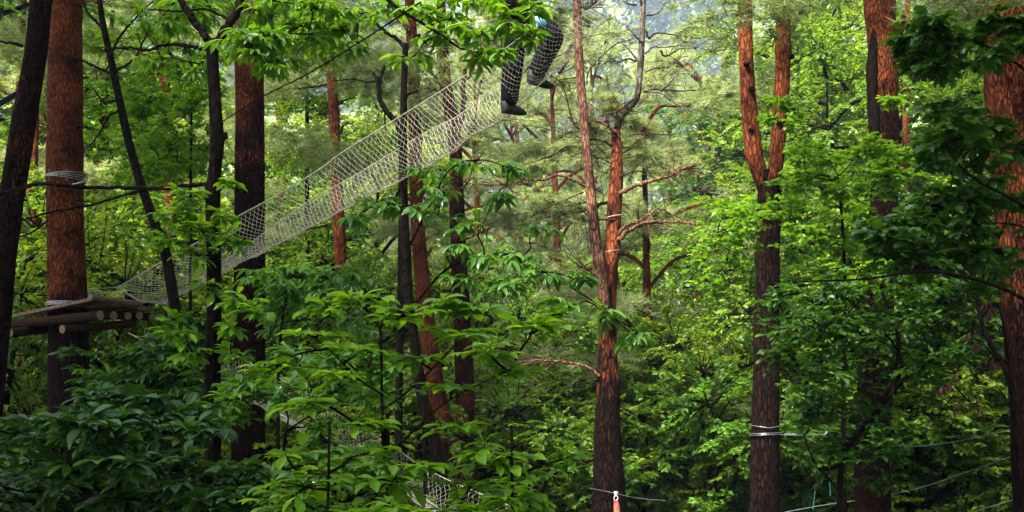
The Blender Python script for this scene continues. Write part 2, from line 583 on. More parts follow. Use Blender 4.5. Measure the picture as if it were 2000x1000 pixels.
gm, gnt, gout = new_mat('forest_floor')
tc = N(gnt, 'ShaderNodeTexCoord')
n1 = N(gnt, 'ShaderNodeTexNoise')
n1.inputs['Scale'].default_value = 1.7
n1.inputs['Detail'].default_value = 8
gnt.links.new(tc.outputs['Object'], n1.inputs[0])
n2 = N(gnt, 'ShaderNodeTexNoise')
n2.inputs['Scale'].default_value = .05
n2.inputs['Detail'].default_value = 5
gnt.links.new(tc.outputs['Object'], n2.inputs[0])
c1 = ramp(gnt, n1.outputs[0], [(.3, (.03, .022, .012)), (.5, (.035, .05, .015)), (.7, (.07, .1, .025))])
c2 = ramp(gnt, n1.outputs[0], [(.3, (.09, .14, .035)), (.6, (.16, .22, .06)), (.8, (.22, .28, .1))])
sx = N(gnt, 'ShaderNodeSeparateXYZ')
gnt.links.new(tc.outputs['Object'], sx.inputs[0])
mr = N(gnt, 'ShaderNodeMapRange')
mr.inputs[1].default_value = 60
mr.inputs[2].default_value = 90
gnt.links.new(sx.outputs[1], mr.inputs[0])
mx = N(gnt, 'ShaderNodeMixRGB')
gnt.links.new(mr.outputs[0], mx.inputs[0])
gnt.links.new(c1, mx.inputs[1])
gnt.links.new(c2, mx.inputs[2])
pb = N(gnt, 'ShaderNodeBsdfPrincipled')
pb.inputs['Roughness'].default_value = .9
gnt.links.new(mx.outputs[0], pb.inputs['Base Color'])
gnt.links.new(pb.outputs[0], gout.inputs[0])

g = MB()
ys = np.concatenate([np.linspace(-60, 0, 13), np.linspace(2, 100, 50), np.linspace(110, 900, 80)])
xs = np.concatenate([np.linspace(-700, -80, 32), np.linspace(-74, 74, 75), np.linspace(80, 700, 32)])
grid_mesh(g, xs, ys, ground_z)
tag(g.build('ground', gm, smooth=True), kind='structure')

# far-off wood covering the hillside behind: one mass
rng = np.random.default_rng(11)
fw = MB()
n_cr = 6500
yy = 105 + (rng.uniform(0, 1, n_cr) ** .8) * 690
xx = rng.uniform(-.62, .62, n_cr) * (yy + 40)
keep = vnoise(np.stack([xx * .02, yy * .012, xx * 0], -1)) > -.55
keep &= ~((yy < 190) & (vnoise(np.stack([xx * .03, yy * .03, xx * 0 + 5], -1)) > .15))
xx, yy = xx[keep], yy[keep]
zz = ground_z(xx, yy)
k = 46
n = len(xx)
hh = rng.uniform(6, 13, n)
rr = rng.uniform(2.8, 5.5, n)
d = unit(rng.normal(size=(n, k, 3)))
d[..., 2] = np.abs(d[..., 2]) * 1.2 - .25
pos = np.stack([xx, yy, zz + hh * .55], -1)[:, None] + d * np.stack([rr, rr, hh * .5], -1)[:, None] * rng.uniform(.8, 1.05, (n, k, 1))
fwd = rng.normal(size=(n, k, 3)) + np.array([0, 0, -.3])
put_leaves(fw, 'diamond', pos.reshape(-1, 3), fwd.reshape(-1, 3), d.reshape(-1, 3) + rng.normal(size=(n * k, 3)) * .4,
           rng.uniform(1.6, 3.0, n * k), rng, (np.repeat(rng.uniform(0, 1, n), k) * .6 + rng.uniform(0, .4, n * k)))
tag(fw.build('far_wood', M['hill']), 'hazy blue-green wood covering the far hillside', 'forest', kind='stuff')


# ------------------------------------------------------------------ background tree prototypes
def copy_thing(root, loc, rz, sc, label, group):
    r = root.copy()
    COL.objects.link(r)
    r.location = loc
    r.rotation_euler = (0, 0, rz)
    r.scale = (sc[0], sc[0], sc[1])
    tag(r, label, None, group)
    for ch in list(root.children):
        c = ch.copy()
        COL.objects.link(c)
        c.parent = r
    return r


def broadleaf_proto(name, H, z0, rx, npuff, ntwig, per, size, mat, bark, seed, lean=.0, kind='diamond', trunk_r=.14):
    rng = np.random.default_rng(seed)
    t = empty(name, (0, 0, 0), 'x', 'tree')
    w, lv, tk = MB(), MB(), MB()
    path = [(0, 0, -.6), (lean * .3, .05, H * .3), (lean * .7 + .2, 0, H * .6), (lean, .1, H * .93)]
    tube(tk, path, [trunk_r * 1.2, trunk_r, trunk_r * .6, trunk_r * .15], 9, 26, attr=0, noise=.12, nscale=4)
    c = catmull(path, 60)
    for i in range(npuff):
        f = (i + .5) / npuff
        z = z0 + (H - z0) * f
        prof = math.sin(math.pi * min(1, .16 + f * .8)) ** .7
        a = i * 2.4 + rng.uniform(-.5, .5)
        rr = rx * prof * rng.uniform(.45, .95)
        ct = c[np.argmin(abs(c[:, 2] - z))]
        C = ct + np.array([math.cos(a) * rr, math.sin(a) * rr, rng.uniform(-.3, .3)])
        A = c[np.argmin(abs(c[:, 2] - (z - rr * .5)))]
        s = rng.uniform(.75, 1.3) * rx * .36
        spray(w, lv, rng, A, C, (s, s, s * .55), ntwig, kind, size, per=per, whorl=3, brad=.05 * trunk_r / .14, shell=.25, twr=.006, lift=.25, njit=.5, clump=.5, wattr=0)
    tk.build('trunk', bark, t, smooth=True)
    w.build('branches', bark, t)
    lv.build('crown', mat, t)
    return t, H


def pine_proto(name, H, z0, rx, npad, seed, bark, size=.17, per=9, ntwig=42, tr=.15, dead=10):
    rng = np.random.default_rng(seed)
    t = empty(name, (0, 0, 0), 'x', 'tree')
    w, lv, tk = MB(), MB(), MB()
    path = [(0, 0, -.6), (.1, 0, H * .3), (-.15, .1, H * .6), (.1, 0, H * .97)]
    tube(tk, path, [tr * 1.2, tr, tr * .7, tr * .2], 10, 40, attr=[0, .3, 1, 1], noise=.1, nscale=4)
    c = catmull(path, 60)
    for i in range(npad):
        f = (i + .5) / npad
        z = z0 + (H - z0) * f
        prof = math.sqrt(max(.1, 1 - (f * .9) ** 2))
        a = i * 2.4 + rng.uniform(-.6, .6)
        rr = rx * prof * rng.uniform(.5, 1.0)
        ct = c[np.argmin(abs(c[:, 2] - z))]
        C = ct + np.array([math.cos(a) * rr, math.sin(a) * rr, rng.uniform(-.1, .5)])
        s = rng.uniform(.7, 1.2) * rx * .33
        spray(w, lv, rng, ct + (0, 0, -rr * .12), C, (s * 1.15, s * 1.15, s * .38), ntwig, 'needles', size, per=per, whorl=4, brad=.045, shell=.0, twr=.007, lift=.2, droop=-.35, njit=.6, clump=.5, wattr=.9)
    for i in range(dead):
        z = z0 * rng.uniform(.55, 1.0)
        a = rng.uniform(0, 6.28)
        L = rng.uniform(.6, 1.9)
        ct = c[np.argmin(abs(c[:, 2] - z))]
        dr = np.array([math.cos(a), math.sin(a), 0])
        tube(w, [ct, ct + dr * L * .5 + (0, 0, .1), ct + dr * L + (0, 0, rng.uniform(-.1, .5))], [.03, .008], 4, 7, attr=.8)
    tk.build('trunk', bark, t, smooth=True)
    w.build('branches', bark, t)
    lv.build('crown', M['needles'], t)
    return t, H


PROTO = {
    'A': broadleaf_proto('broadleaf_tree', 16, 3.0, 3.6, 34, 40, 32, .115, M['wood_a'], M['dark'], 1),
    'B': broadleaf_proto('broadleaf_tree', 15, 2.0, 3.2, 32, 38, 32, .11, M['wood_b'], M['dark'], 2, lean=.8),
    'S': broadleaf_proto('understory_tree', 7, .3, 2.4, 28, 38, 32, .085, M['wood_a'], M['dark'], 3, trunk_r=.07),
    'T': broadleaf_proto('understory_tree', 6, .2, 2.6, 26, 38, 32, .085, M['wood_b'], M['dark'], 4, lean=-.4, trunk_r=.06),
    'H': broadleaf_proto('added_shade_tree', 25, 14.0, 6.2, 44, 42, 20, .19, M['wood_a'], M['dark'], 8, trunk_r=.2),
    'P': pine_proto('pine_tree', 17, 9.0, 3.0, 20, 5, M['pine']),
    'Q': pine_proto('pine_tree', 14, 4.5, 2.9, 26, 6, M['brown'], dead=16),
}
used = set()
KINDW = {'A': 'broadleaf tree', 'H': 'tall tree', 'B': 'bright broadleaf tree', 'S': 'leafy understory tree', 'T': 'bright understory tree', 'P': 'tall red pine', 'Q': 'bushy pine'}


def region_of(px):
    if px < 330:
        return 'behind the log platform'
    if px < 650:
        return "behind the net bridge's left end"
    if px < 1000:
        return "behind the net bridge's middle"
    if px < 1250:
        return 'behind the twin-stemmed pine'
    if px < 1480:
        return 'left of the forked pine'
    if px < 1720:
        return 'behind the forked red pine'
    return 'behind the dark maple'


BGL = {}


def bgtree(kind, px, d, ytop, rz=None, wide=None):
    root, H = PROTO[kind]
    x = (px - 1000) / FPX * d
    z = float(ground_z(np.array([x]), np.array([d]))[0])
    zt = P(px, ytop, d)[2]
    s = max(.25, (zt - z) / H)
    w = wide or min(1.25, max(.6, s))
    rz = random.uniform(0, 6.28) if rz is None else rz
    far = 'far ' if d > 45 else ''
    lab = '%s%s %s' % (far, KINDW[kind], region_of(px))
    grp = lab.replace(KINDW[kind], KINDW[kind] + 's')
    if kind not in used:
        used.add(kind)
        root.location = (x, d, z)
        root.rotation_euler = (0, 0, rz)
        root.scale = (w, w, s)
        tag(root, lab, None, grp)
        o = root
    else:
        o = copy_thing(root, (x, d, z), rz, (w, s), lab, grp)
    BGL.setdefault(lab, []).append((px, o, kind))
    return o


random.seed(4)
BG = []
SHADE_TREES = [(-11.5, 2, 1.0), (9, 4, 1.0), (10, 13.5, .98), (0, -4, 1.05), (-10, -9, 1.1), (8, -7, 1.05), (0, -13, 1.15), (-15, -1, 1.1), (15, 1, 1.1), (16, 9, 1.0)]  # unseen tall trees added around the camera to shade the foreground
# left: deep shaded wood
for px, d, yt, k in [(-60, 20, -300, 'A'), (40, 27, -200, 'P'), (95, 33, -100, 'A'), (180, 22, 60, 'A'), (250, 30, 40, 'B'), (300, 40, 60, 'A'),
                     (360, 26, 160, 'A'), (430, 36, 230, 'B'), (505, 24, 330, 'A'), (20, 44, 0, 'B'), (210, 52, 60, 'B'), (380, 55, 140, 'B'), (-150, 32, -200, 'A'),
                     (560, 30, 300, 'B'), (120, 17, 330, 'S'), (330, 18, 400, 'S'), (20, 15, 420, 'S'), (230, 16, 480, 'T'), (470, 19, 440, 'S')]:
    BG.append((k, px, d, yt))
# centre-left: brighter and further
for px, d, yt, k in [(610, 34, 280, 'B'), (690, 28, 200, 'B'), (740, 42, 120, 'B'), (800, 30, 200, 'Q'), (850, 46, 20, 'Q'), (930, 34, 90, 'Q'), (660, 60, 240, 'A'),
                     (580, 22, 420, 'T'), (700, 20, 470, 'S'), (820, 22, 520, 'T'), (920, 25, 470, 'S'), (770, 52, 250, 'B'), (1010, 38, 60, 'Q')]:
    BG.append((k, px, d, yt))
# centre: pines and the broadleaf bank under them
for px, d, yt, k in [(1000, 48, 110, 'P'), (1085, 33, 70, 'Q'), (1165, 42, 60, 'Q'), (1262, 19, 200, 'Q'), (1320, 40, 150, 'Q'), (1380, 34, 110, 'Q'), (1430, 48, 30, 'P'),
                     (1060, 60, 300, 'B'), (1290, 30, 430, 'B'), (1370, 26, 470, 'B'), (1230, 24, 540, 'T'), (1440, 24, 380, 'B'), (1080, 24, 600, 'T'),
                     (1310, 19, 640, 'T'), (1400, 18, 620, 'S'), (1010, 20, 640, 'S'), (1150, 19, 700, 'T'), (1470, 30, 130, 'A')]:
    BG.append((k, px, d, yt))
# right
for px, d, yt, k in [(1540, 30, 0, 'B'), (1610, 36, -60, 'A'), (1640, 24, 60, 'A'), (1700, 32, -100, 'B'), (1780, 28, 40, 'B'), (1860, 38, -40, 'B'), (1930, 26, 60, 'A'),
                     (2010, 30, -100, 'A'), (2080, 22, -200, 'A'), (1580, 19, 300, 'S'), (1500, 21, 420, 'S'), (1680, 18, 420, 'S'), (1780, 19, 420, 'S'), (1880, 17, 470, 'S'),
                     (1980, 18, 400, 'S'), (1660, 50, -60, 'P'), (1900, 55, 0, 'B')]:
    BG.append((k, px, d, yt))
# low bank of understory along the foot of the picture
for i in range(22):
    px = -60 + i * 100 + random.uniform(-30, 30)
    BG.append((random.choice('ST'), px, random.uniform(20, 23) if 600 < px < 960 else random.uniform(15.6, 20), random.uniform(700, 820)))
for i in range(14):
    px = -60 + i * 155 + random.uniform(-40, 40)
    BG.append((random.choice('ABBT'), px, random.uniform(50, 85), random.uniform(300, 480)))
for k, px, d, yt in BG:
    bgtree(k, px, d, yt)
NUM = ['', 'one', 'two', 'three', 'four', 'five', 'six', 'seven', 'eight', 'nine']
ORD = ['leftmost', 'second from left', 'third from left', 'fourth from left', 'fifth from left', 'sixth from left', 'seventh from left', 'eighth from left']
for lab, lst in BGL.items():
    lst.sort(key=lambda t: t[0])
    if len(lst) > 1:
        for i, (px_, o, kd) in enumerate(lst):
            w_ = 'rightmost' if i == len(lst) - 1 else ORD[min(i, 7)]
            o['label'] = w_ + ' of the ' + NUM[min(9, len(lst))] + ' ' + lab.replace(KINDW[kd], KINDW[kd] + 's')
WHERE = ['just left of the viewer', 'a little right of the viewer', 'ahead on the far right', 'close behind the viewer', 'behind the viewer on the left', 'behind the viewer on the right', 'straight behind at a distance', 'well off to the left', 'well off to the right', 'far off to the right, level with the platform', 'elsewhere behind', 'elsewhere left', 'elsewhere right']
_hc = PROTO['H'][0]
for i, (x, y, sc_) in enumerate(SHADE_TREES):
    lab = 'added shade tree outside the frame, %s' % WHERE[i]
    loc = (x, y, float(ground_z(np.array([x]), np.array([y]))[0]))
    if i == 0:
        _hc.location = loc
        tag(_hc, lab, None, 'added shade trees around the viewer')
    else:
        copy_thing(_hc, loc, i * 1.7, (sc_, sc_), lab, 'added shade trees around the viewer')



# ------------------------------------------------------------------ near trees with traced trunks
def trunk_tree(name, label, cat, d, pts, mat, bark=None, top=None, crown=None, sides=18, noise=.09, seed=1.0, group=None, to_ground=True):
    """pts: (x, y, width) down the picture; bark: [(y, 0..1)] share of flaky upper bark; top: metres added above"""
    P3 = [P(x, y, d if len(r) == 0 else r[0]) for x, y, w, *r in pts]
    rad = [px_r(w, d if len(r) == 0 else r[0]) for x, y, w, *r in pts]
    bk = [lerp_tab(bark, y) if bark else 0 for x, y, *_ in pts]
    if to_ground:
        e = P3[-1]
        dirn = P3[-1] - P3[-2]
        gz = float(ground_z(np.array([e[0]]), np.array([e[1]]))[0]) - .4
        if e[2] - gz > .3:
            k = (e[2] - gz) / max(.05, -dirn[2])
            s = e + dirn * k * np.array([.3, .3, 1.0])
            P3.append(e * .5 + s * .5)
            P3.append(s)
            rad += [rad[-1] * 1.08, rad[-1] * 1.35]
            bk += [0, 0]
    if top:
        a = P3[0]
        dirn = unit(P3[0] - P3[1])
        P3 = [a + dirn * top + np.array([.15, .1, 0]), a + dirn * top * .5] + P3
        rad = [rad[0] * .35, rad[0] * .75] + rad
        bk = [1, 1] + bk if bark and bark[0][1] > 0 else [bk[0], bk[0]] + bk
    base = P3[-1].copy()
    t = empty(name, base, label, cat, group)
    mb = MB()
    L = sum(np.linalg.norm(P3[i + 1] - P3[i]) for i in range(len(P3) - 1))
    # resample evenly so widths and bark follow the traced points
    seg = np.array([0] + [np.linalg.norm(P3[i + 1] - P3[i]) for i in range(len(P3) - 1)]).cumsum()
    n = int(L / .09) + 8
    dense = catmull(P3, 500)
    sd = np.concatenate([[0], np.cumsum(np.linalg.norm(np.diff(dense, axis=0), axis=1))])
    key = np.interp(np.linspace(0, len(P3) - 1, 500), np.arange(len(P3)), seg)
    u = np.linspace(0, sd[-1], n)
    C = np.stack([np.interp(u, sd, dense[:, i]) for i in range(3)], -1)
    kk = np.interp(u, sd, key)
    rr = np.interp(kk, seg, rad)
    bb = np.interp(kk, seg, bk)
    tube(mb, C, rr, sides, n, attr=bb, noise=noise, nscale=5, seed=seed)
    mb.build('trunk', mat, t, smooth=True, loc=base)
    if crown is not None:
        proto = PROTO[crown][0]
        H = PROTO[crown][1]
        for ch in proto.children:
            if ch.name.startswith('crown'):
                c = ch.copy()
                COL.objects.link(c)
                c.parent = t
                cz = {'P': 9, 'Q': 4.5, 'A': 3, 'B': 2}[crown]
                c.location = P3[0] - base + np.array([0, 0, -(H - cz) * .95 - cz])
                c.rotation_euler = (0, 0, seed)
    return t, base


def branch(t, base, pts, d, w0, w1, mat, attr=.8, name='branch', n=None, noise=.12, twigs=0, seed=0, tw_len=.35):
    """a limb of the tree t through photo points (x, y[, depth])"""
    P3 = [P(p[0], p[1], p[2] if len(p) > 2 else d) for p in pts]
    mb = MB()
    c = catmull(P3, max(10, len(P3) * 7))
    jr = np.random.default_rng(int(seed * 7) + 1)
    jj = jr.normal(size=c.shape) * px_r(w0, d) * .2
    jj[0] = 0
    c = c + jj
    c = catmull(c, len(c) * 2)
    tube(mb, c, [px_r(w0, d), px_r(w1, d)], 8, len(c), attr=attr, noise=noise, nscale=12, seed=seed)
    rng = np.random.default_rng(int(seed * 10) + 3)
    for i in range(twigs):
        k = rng.integers(len(c) // 3, len(c) - 1)
        dr = unit(c[k] - c[k - 1]) + rng.normal(size=3) * .7
        L = tw_len * rng.uniform(.5, 1.3)
        dr = unit(dr)
        tube(mb, [c[k], c[k] + dr * L * .5 + rng.normal(size=3) * .04, c[k] + dr * L + rng.normal(size=3) * .08 + (0, 0, .05)], [px_r(w1, d) * .7, .002], 4, 6, attr=attr)
    return mb.build(name, mat, t, smooth=True, loc=base)


ND = 'pine_tree'
# T1 leaning, far left
t1, b1 = trunk_tree(ND, 'dark leaning pine trunk at the left edge, crossing in front of the platform', 'tree', 9.0,
                    [(88, -60, 46), (80, 0, 44), (70, 100, 44), (53, 200, 45), (37, 300, 48), (22, 400, 46), (12, 500, 38), (3, 620, 36), (-8, 740, 34), (-20, 900, 36)],
                    M['brown'], [(0, .05), (250, .42), (420, .2), (800, 0)], top=5, seed=2.2)
branch(t1, b1, [(45, 90), (20, 84), (-20, 78)], 8.9, 7, 4, M['dark'], seed=1)
# T2 platform pine
t2, b2 = trunk_tree(ND, 'thick orange-barked pine carrying the log platform', 'tree', 12.0,
                    [(128, -60, 62), (128, 0, 64), (127, 200, 68), (127, 400, 70), (132, 560, 72), (134, 640, 73), (136, 800, 74), (140, 1000, 78)],
                    M['brown'], [(0, .85), (450, .8), (590, .55), (640, .02), (800, 0)], top=6, crown='P', seed=3.1, sides=30, noise=.075)
for i_, (x_, y_) in enumerate([(152, 250), (112, 470), (146, 120)]):
    branch(t2, b2, [(x_, y_, 11.86), (x_ + 3, y_ - 2, 11.8)], 12, 7, 4, M['dark'], seed=i_, name='branch_stub')
# T3 thin dark leaning
t3, b3 = trunk_tree('slender_tree', 'thin dark trunk leaning left between the platform pine and the close forked trunk', 'tree', 10.5,
                    [(192, -20, 10), (200, 40, 12), (213, 100, 14), (232, 190, 16), (250, 270, 17), (272, 350, 18), (300, 430, 19), (322, 490, 21), (335, 560, 22), (346, 640, 24), (352, 760, 25), (350, 1000, 27)],
                    M['dark'], None, top=2, seed=4.4, sides=10)
for i, b in enumerate([[(205, 60), (172, 25), (160, 0), (120, -30)], [(216, 105), (235, 70), (265, 35), (300, 0)], [(222, 140), (262, 115), (290, 60), (330, 20)],
                       [(220, 145), (190, 132), (165, 120), (130, 110)], [(243, 215), (215, 225), (195, 260), (175, 285)], [(240, 190), (205, 200), (180, 170)]]):
    branch(t3, b3, b, 10.4, 6, 2.5, M['dark'], seed=i + 1, twigs=4)
# T4 dark trunk with fork, close
t4, b4 = trunk_tree('forked_oak_tree', 'close dark forked tree with bright shoots, its leafy boughs hanging across the top', 'tree', 7.5,
                    [(418, 78, 26), (415, 110, 25), (420, 200, 25), (424, 280, 29), (420, 330, 26), (416, 380, 30), (417, 480, 29), (418, 600, 30), (415, 760, 32), (413, 1000, 34)],
                    M['dark'], None, seed=5.5, sides=14)
for i, (b, w0, w1) in enumerate([([(417, 90), (400, 68), (372, 30), (345, -10), (320, -60)], 17, 12), ([(419, 90), (438, 60), (462, 25), (474, -15), (480, -70)], 19, 13),
                                 ([(405, 97), (370, 90), (320, 88), (290, 98), (250, 94), (205, 96)], 9, 4),
                                 ([(408, 375), (400, 361), (370, 362), (300, 368), (230, 366), (160, 366), (92, 359), (50, 364), (0, 380), (-40, 400)], 9, 6),
                                 ([(285, 370), (240, 382), (180, 400), (110, 412), (50, 428), (38, 435)], 6, 3),
                                 ([(428, 285), (434, 275), (441, 262)], 12, 9),
                                 ([(452, 40), (400, 18), (350, 22), (290, 18)], 6, 3), ([(95, 430), (60, 455), (20, 468), (-20, 480)], 4, 2)]):
    branch(t4, b4, b, 7.5, w0, w1, M['dark'], seed=i + 7, twigs=5 if i in (2, 3, 4) else 0, tw_len=.25)
# T5
t5, b5 = trunk_tree(ND, 'thick dark pine crossed by the net bridge, bright orange bark only near the top', 'tree', 13.6,
                    [(478, -60, 44), (482, 0, 48), (487, 130, 57), (488, 300, 58), (487, 500, 60), (486, 700, 62), (484, 1000, 66)],
                    M['brown'], [(0, .9), (130, .75), (230, .5), (330, .36), (450, .15), (700, .1)], top=6, crown='P', seed=6.1, sides=22, noise=.06)
# T6
t6, b6 = trunk_tree(ND, 'slim orange pine behind the middle of the net bridge, left of the dark snapped stem', 'tree', 19.0,
                    [(636, -60, 16), (638, 0, 18), (642, 90, 20), (650, 180, 21), (655, 300, 22), (662, 440, 24), (668, 560, 26), (672, 700, 27), (676, 850, 28), (680, 1000, 30)],
                    M['pine'], [(0, .9), (400, .8), (600, .6), (800, .5)], top=5, seed=7.3, sides=14)
for i, b in enumerate([[(662, 205), (675, 195), (695, 190)], [(665, 260), (672, 245), (690, 240)], [(640, 440), (610, 445), (570, 438)], [(668, 440), (700, 442), (720, 448)], [(640, 165), (610, 170), (560, 175)]]):
    branch(t6, b6, b, 19, 5, 2, M['dark'], seed=i, twigs=3)
# T7 dark trunk
t7, b7 = trunk_tree('slender_tree', 'slim dark grey trunk just left of the orange pine behind the net bridge', 'tree', 10.6,
                    [(792, 85, 12), (790, 140, 13), (788, 250, 15), (787, 350, 18), (790, 450, 19), (795, 560, 19), (806, 640, 20), (822, 760, 22), (848, 860, 24), (866, 1000, 26)],
                    M['dark'], None, seed=8.7, sides=12)
branch(t7, b7, [(790, 92), (772, 74), (750, 60), (720, 30)], 10.6, 9, 5, M['dark'], seed=1)
branch(t7, b7, [(792, 95), (806, 82), (820, 68)], 10.6, 8, 7, M['dark'], seed=2)
branch(t7, b7, [(790, 195), (800, 183), (818, 178)], 10.6, 7, 5, M['dark'], seed=3)
# snapped dark stem
t7b, b7b = trunk_tree('snapped_sapling', 'dark snapped stem with a jagged forked tip poking above the net', 'tree', 11.6,
                      [(737, 150, 9), (741, 180, 10), (742, 195, 11), (760, 225, 12), (778, 245, 13), (786, 330, 14), (782, 600, 14)], M['dark'], None, seed=3.7, sides=9)
branch(t7b, b7b, [(741, 170), (745, 145), (752, 130)], 11.6, 7, 6, M['dark'], seed=2)
branch(t7b, b7b, [(739, 162), (733, 152), (730, 143)], 11.6, 6, 4, M['dark'], seed=3)
branch(t7b, b7b, [(739, 158), (715, 160), (690, 155), (650, 158)], 11.6, 4, 2, M['dark'], seed=4)
branch(t7b, b7b, [(752, 215), (752, 240), (753, 255)], 11.6, 4, 3, M['dark'], seed=5)
# T8
t8, b8 = trunk_tree(ND, 'orange pine behind the net bridge with its foot leaning right', 'tree', 17.5,
                    [(798, -60, 18), (800, 0, 20), (806, 100, 24), (810, 200, 26), (812, 330, 25), (815, 430, 27), (824, 540, 30), (838, 660, 32), (855, 770, 34), (875, 860, 38), (890, 940, 42), (896, 1000, 44)],
                    M['brown'], [(0, .95), (430, .85), (700, .6), (930, .5)], top=5, crown='P', seed=9.1, sides=16)
for i, b in enumerate([[(815, 190), (840, 178), (835, 170)], [(812, 110), (845, 80), (870, 66)], [(800, 60), (770, 30), (745, 0)]]):
    branch(t8, b8, b, 17.4, 8, 4, M['pink'], seed=i, twigs=3)
# T9
t9, b9 = trunk_tree(ND, 'reddish pine standing behind the net right under the climber, bent at mid height', 'tree', 16.0,
                    [(856, -60, 17), (862, 20, 19), (865, 90, 22), (872, 170, 24), (884, 240, 28), (890, 300, 26), (892, 400, 30), (896, 500, 33), (902, 620, 34), (908, 760, 36), (912, 900, 38), (914, 1000, 40)],
                    M['brown'], [(0, .95), (220, .8), (290, .5), (420, .45), (500, .3), (900, .5)], top=5, crown='Q', seed=1.7, sides=18)
for i, (b, w0, w1) in enumerate([([(884, 270), (900, 240), (905, 190), (908, 140), (925, 110), (942, 94)], 10, 8), ([(878, 250), (862, 170), (835, 130), (845, 95), (860, 60)], 7, 5),
                                 ([(890, 290), (912, 270), (925, 250)], 9, 5), ([(896, 372), (915, 355), (925, 320), (945, 300)], 5, 2), ([(905, 160), (930, 140), (960, 120)], 4, 2),
                                 ([(866, 130), (850, 150), (836, 158)], 4, 2), ([(925, 110), (935, 125), (960, 128)], 4, 2), ([(900, 470), (930, 455), (960, 400), (962, 380)], 5, 3)]):
    branch(t9, b9, b, 15.8, w0, w1, M['pink'], attr=.5, seed=i + 3, twigs=3)
t9b, b9b = trunk_tree(ND, 'very thin far pale-orange pine stem right of the bent reddish pine', 'tree', 30.0,
                      [(930, 380, 9), (932, 430, 11), (930, 480, 12), (932, 560, 13)], M['pine'], [(0, .95), (900, .9)], top=3, crown='Q', seed=2.9, sides=10)
# T10 + T11 twin-stemmed pine
t11, b11 = trunk_tree('bare_pine_tree', 'twin-stemmed bare pine in the centre with many crooked dead limbs', 'tree', 14.5,
                      [(1203, 256, 18), (1204, 300, 22), (1204, 350, 27), (1199, 420, 29), (1196, 480, 32), (1188, 540, 38), (1186, 600, 36), (1187, 680, 36), (1187, 740, 42), (1187, 820, 50), (1188, 900, 56), (1190, 1000, 64)],
                      M['pine'], [(0, .85), (300, .6), (500, .6), (700, .45), (800, .25), (1000, .2)], seed=4.1, sides=22, noise=.12)
mb = MB()
q = [(1124, -80, 16), (1127, 0, 17), (1130, 90, 17), (1136, 180, 18), (1143, 260, 18), (1150, 340, 19), (1158, 420, 21), (1166, 490, 23), (1176, 550, 24), (1184, 620, 22)]
tube(mb, [P(x, y, 14.3) for x, y, w in q], [px_r(w, 14.3) for x, y, w in q], 16, 90, attr=[1, 1, 1, 1, .8, .6, .5, .5, .5, .5], noise=.08, nscale=6)
second = mb.build('second_stem', M['pink'], t11, smooth=True, loc=b11)
BR = [([(1210, 378), (1235, 366), (1270, 354), (1310, 343), (1335, 330), (1360, 322)], 14, 6, 1), ([(1208, 470), (1225, 452), (1255, 437), (1300, 433), (1345, 436), (1385, 455), (1420, 470)], 13, 4, 2),
      ([(1208, 455), (1225, 440), (1258, 428), (1285, 408), (1310, 418)], 9, 4, 3), ([(1148, 366), (1120, 352), (1092, 342), (1060, 352), (1030, 350), (1000, 356), (975, 362)], 10, 4, 4),
      ([(1197, 285), (1165, 272), (1120, 280), (1075, 305), (1035, 318), (1000, 330)], 8, 3, 5), ([(1202, 258), (1190, 248), (1172, 238), (1155, 236)], 9, 5, 6),
      ([(1200, 268), (1185, 228), (1210, 216), (1235, 195)], 7, 5, 7), ([(1170, 735), (1150, 718), (1110, 708), (1060, 704), (1025, 706)], 9, 5, 8),
      ([(1212, 345), (1230, 338), (1255, 334), (1275, 338)], 6, 3, 9), ([(1146, 165), (1150, 140), (1175, 110), (1205, 85), (1232, 78)], 4, 3, 10),
      ([(1134, 12), (1145, 18), (1158, 10), (1168, -6)], 7, 6, 11), ([(1162, 500), (1150, 485), (1145, 450), (1138, 420)], 4, 2, 12), ([(1165, 540), (1150, 528), (1135, 515)], 8, 4, 13),
      ([(1158, 430), (1145, 418), (1128, 405)], 5, 2, 14), ([(1142, 255), (1120, 240), (1100, 170), (1080, 150), (1040, 130)], 5, 2, 15), ([(1215, 300), (1235, 285), (1250, 270)], 5, 2, 16),
      ([(1140, 375), (1105, 390), (1060, 410), (1035, 425)], 4, 2, 17), ([(1200, 430), (1160, 425), (1180, 385), (1165, 370)], 5, 3, 18), ([(1196, 320), (1175, 310), (1150, 300), (1120, 285)], 5, 2, 19),
      ([(1135, 150), (1100, 155), (1070, 160)], 5, 2, 20), ([(1205, 495), (1240, 470), (1265, 445), (1285, 430)], 4, 2, 21), ([(1235, 262), (1262, 262), (1320, 262)], 5, 2, 22),
      ([(1214, 460), (1300, 520), (1340, 540)], 3, 1.5, 23), ([(1120, 100), (1090, 110), (1050, 130)], 4, 2, 24)]
for pts, w0, w1, s in BR:
    branch(t11, b11, pts, 14.4, w0 * .7, w1 * .6, M['pink'], attr=.7 if w0 > 8 else .3, seed=s, twigs=14 if w0 > 6 else 7, tw_len=.5)
lvn, wdn = MB(), MB()
rgn = np.random.default_rng(77)
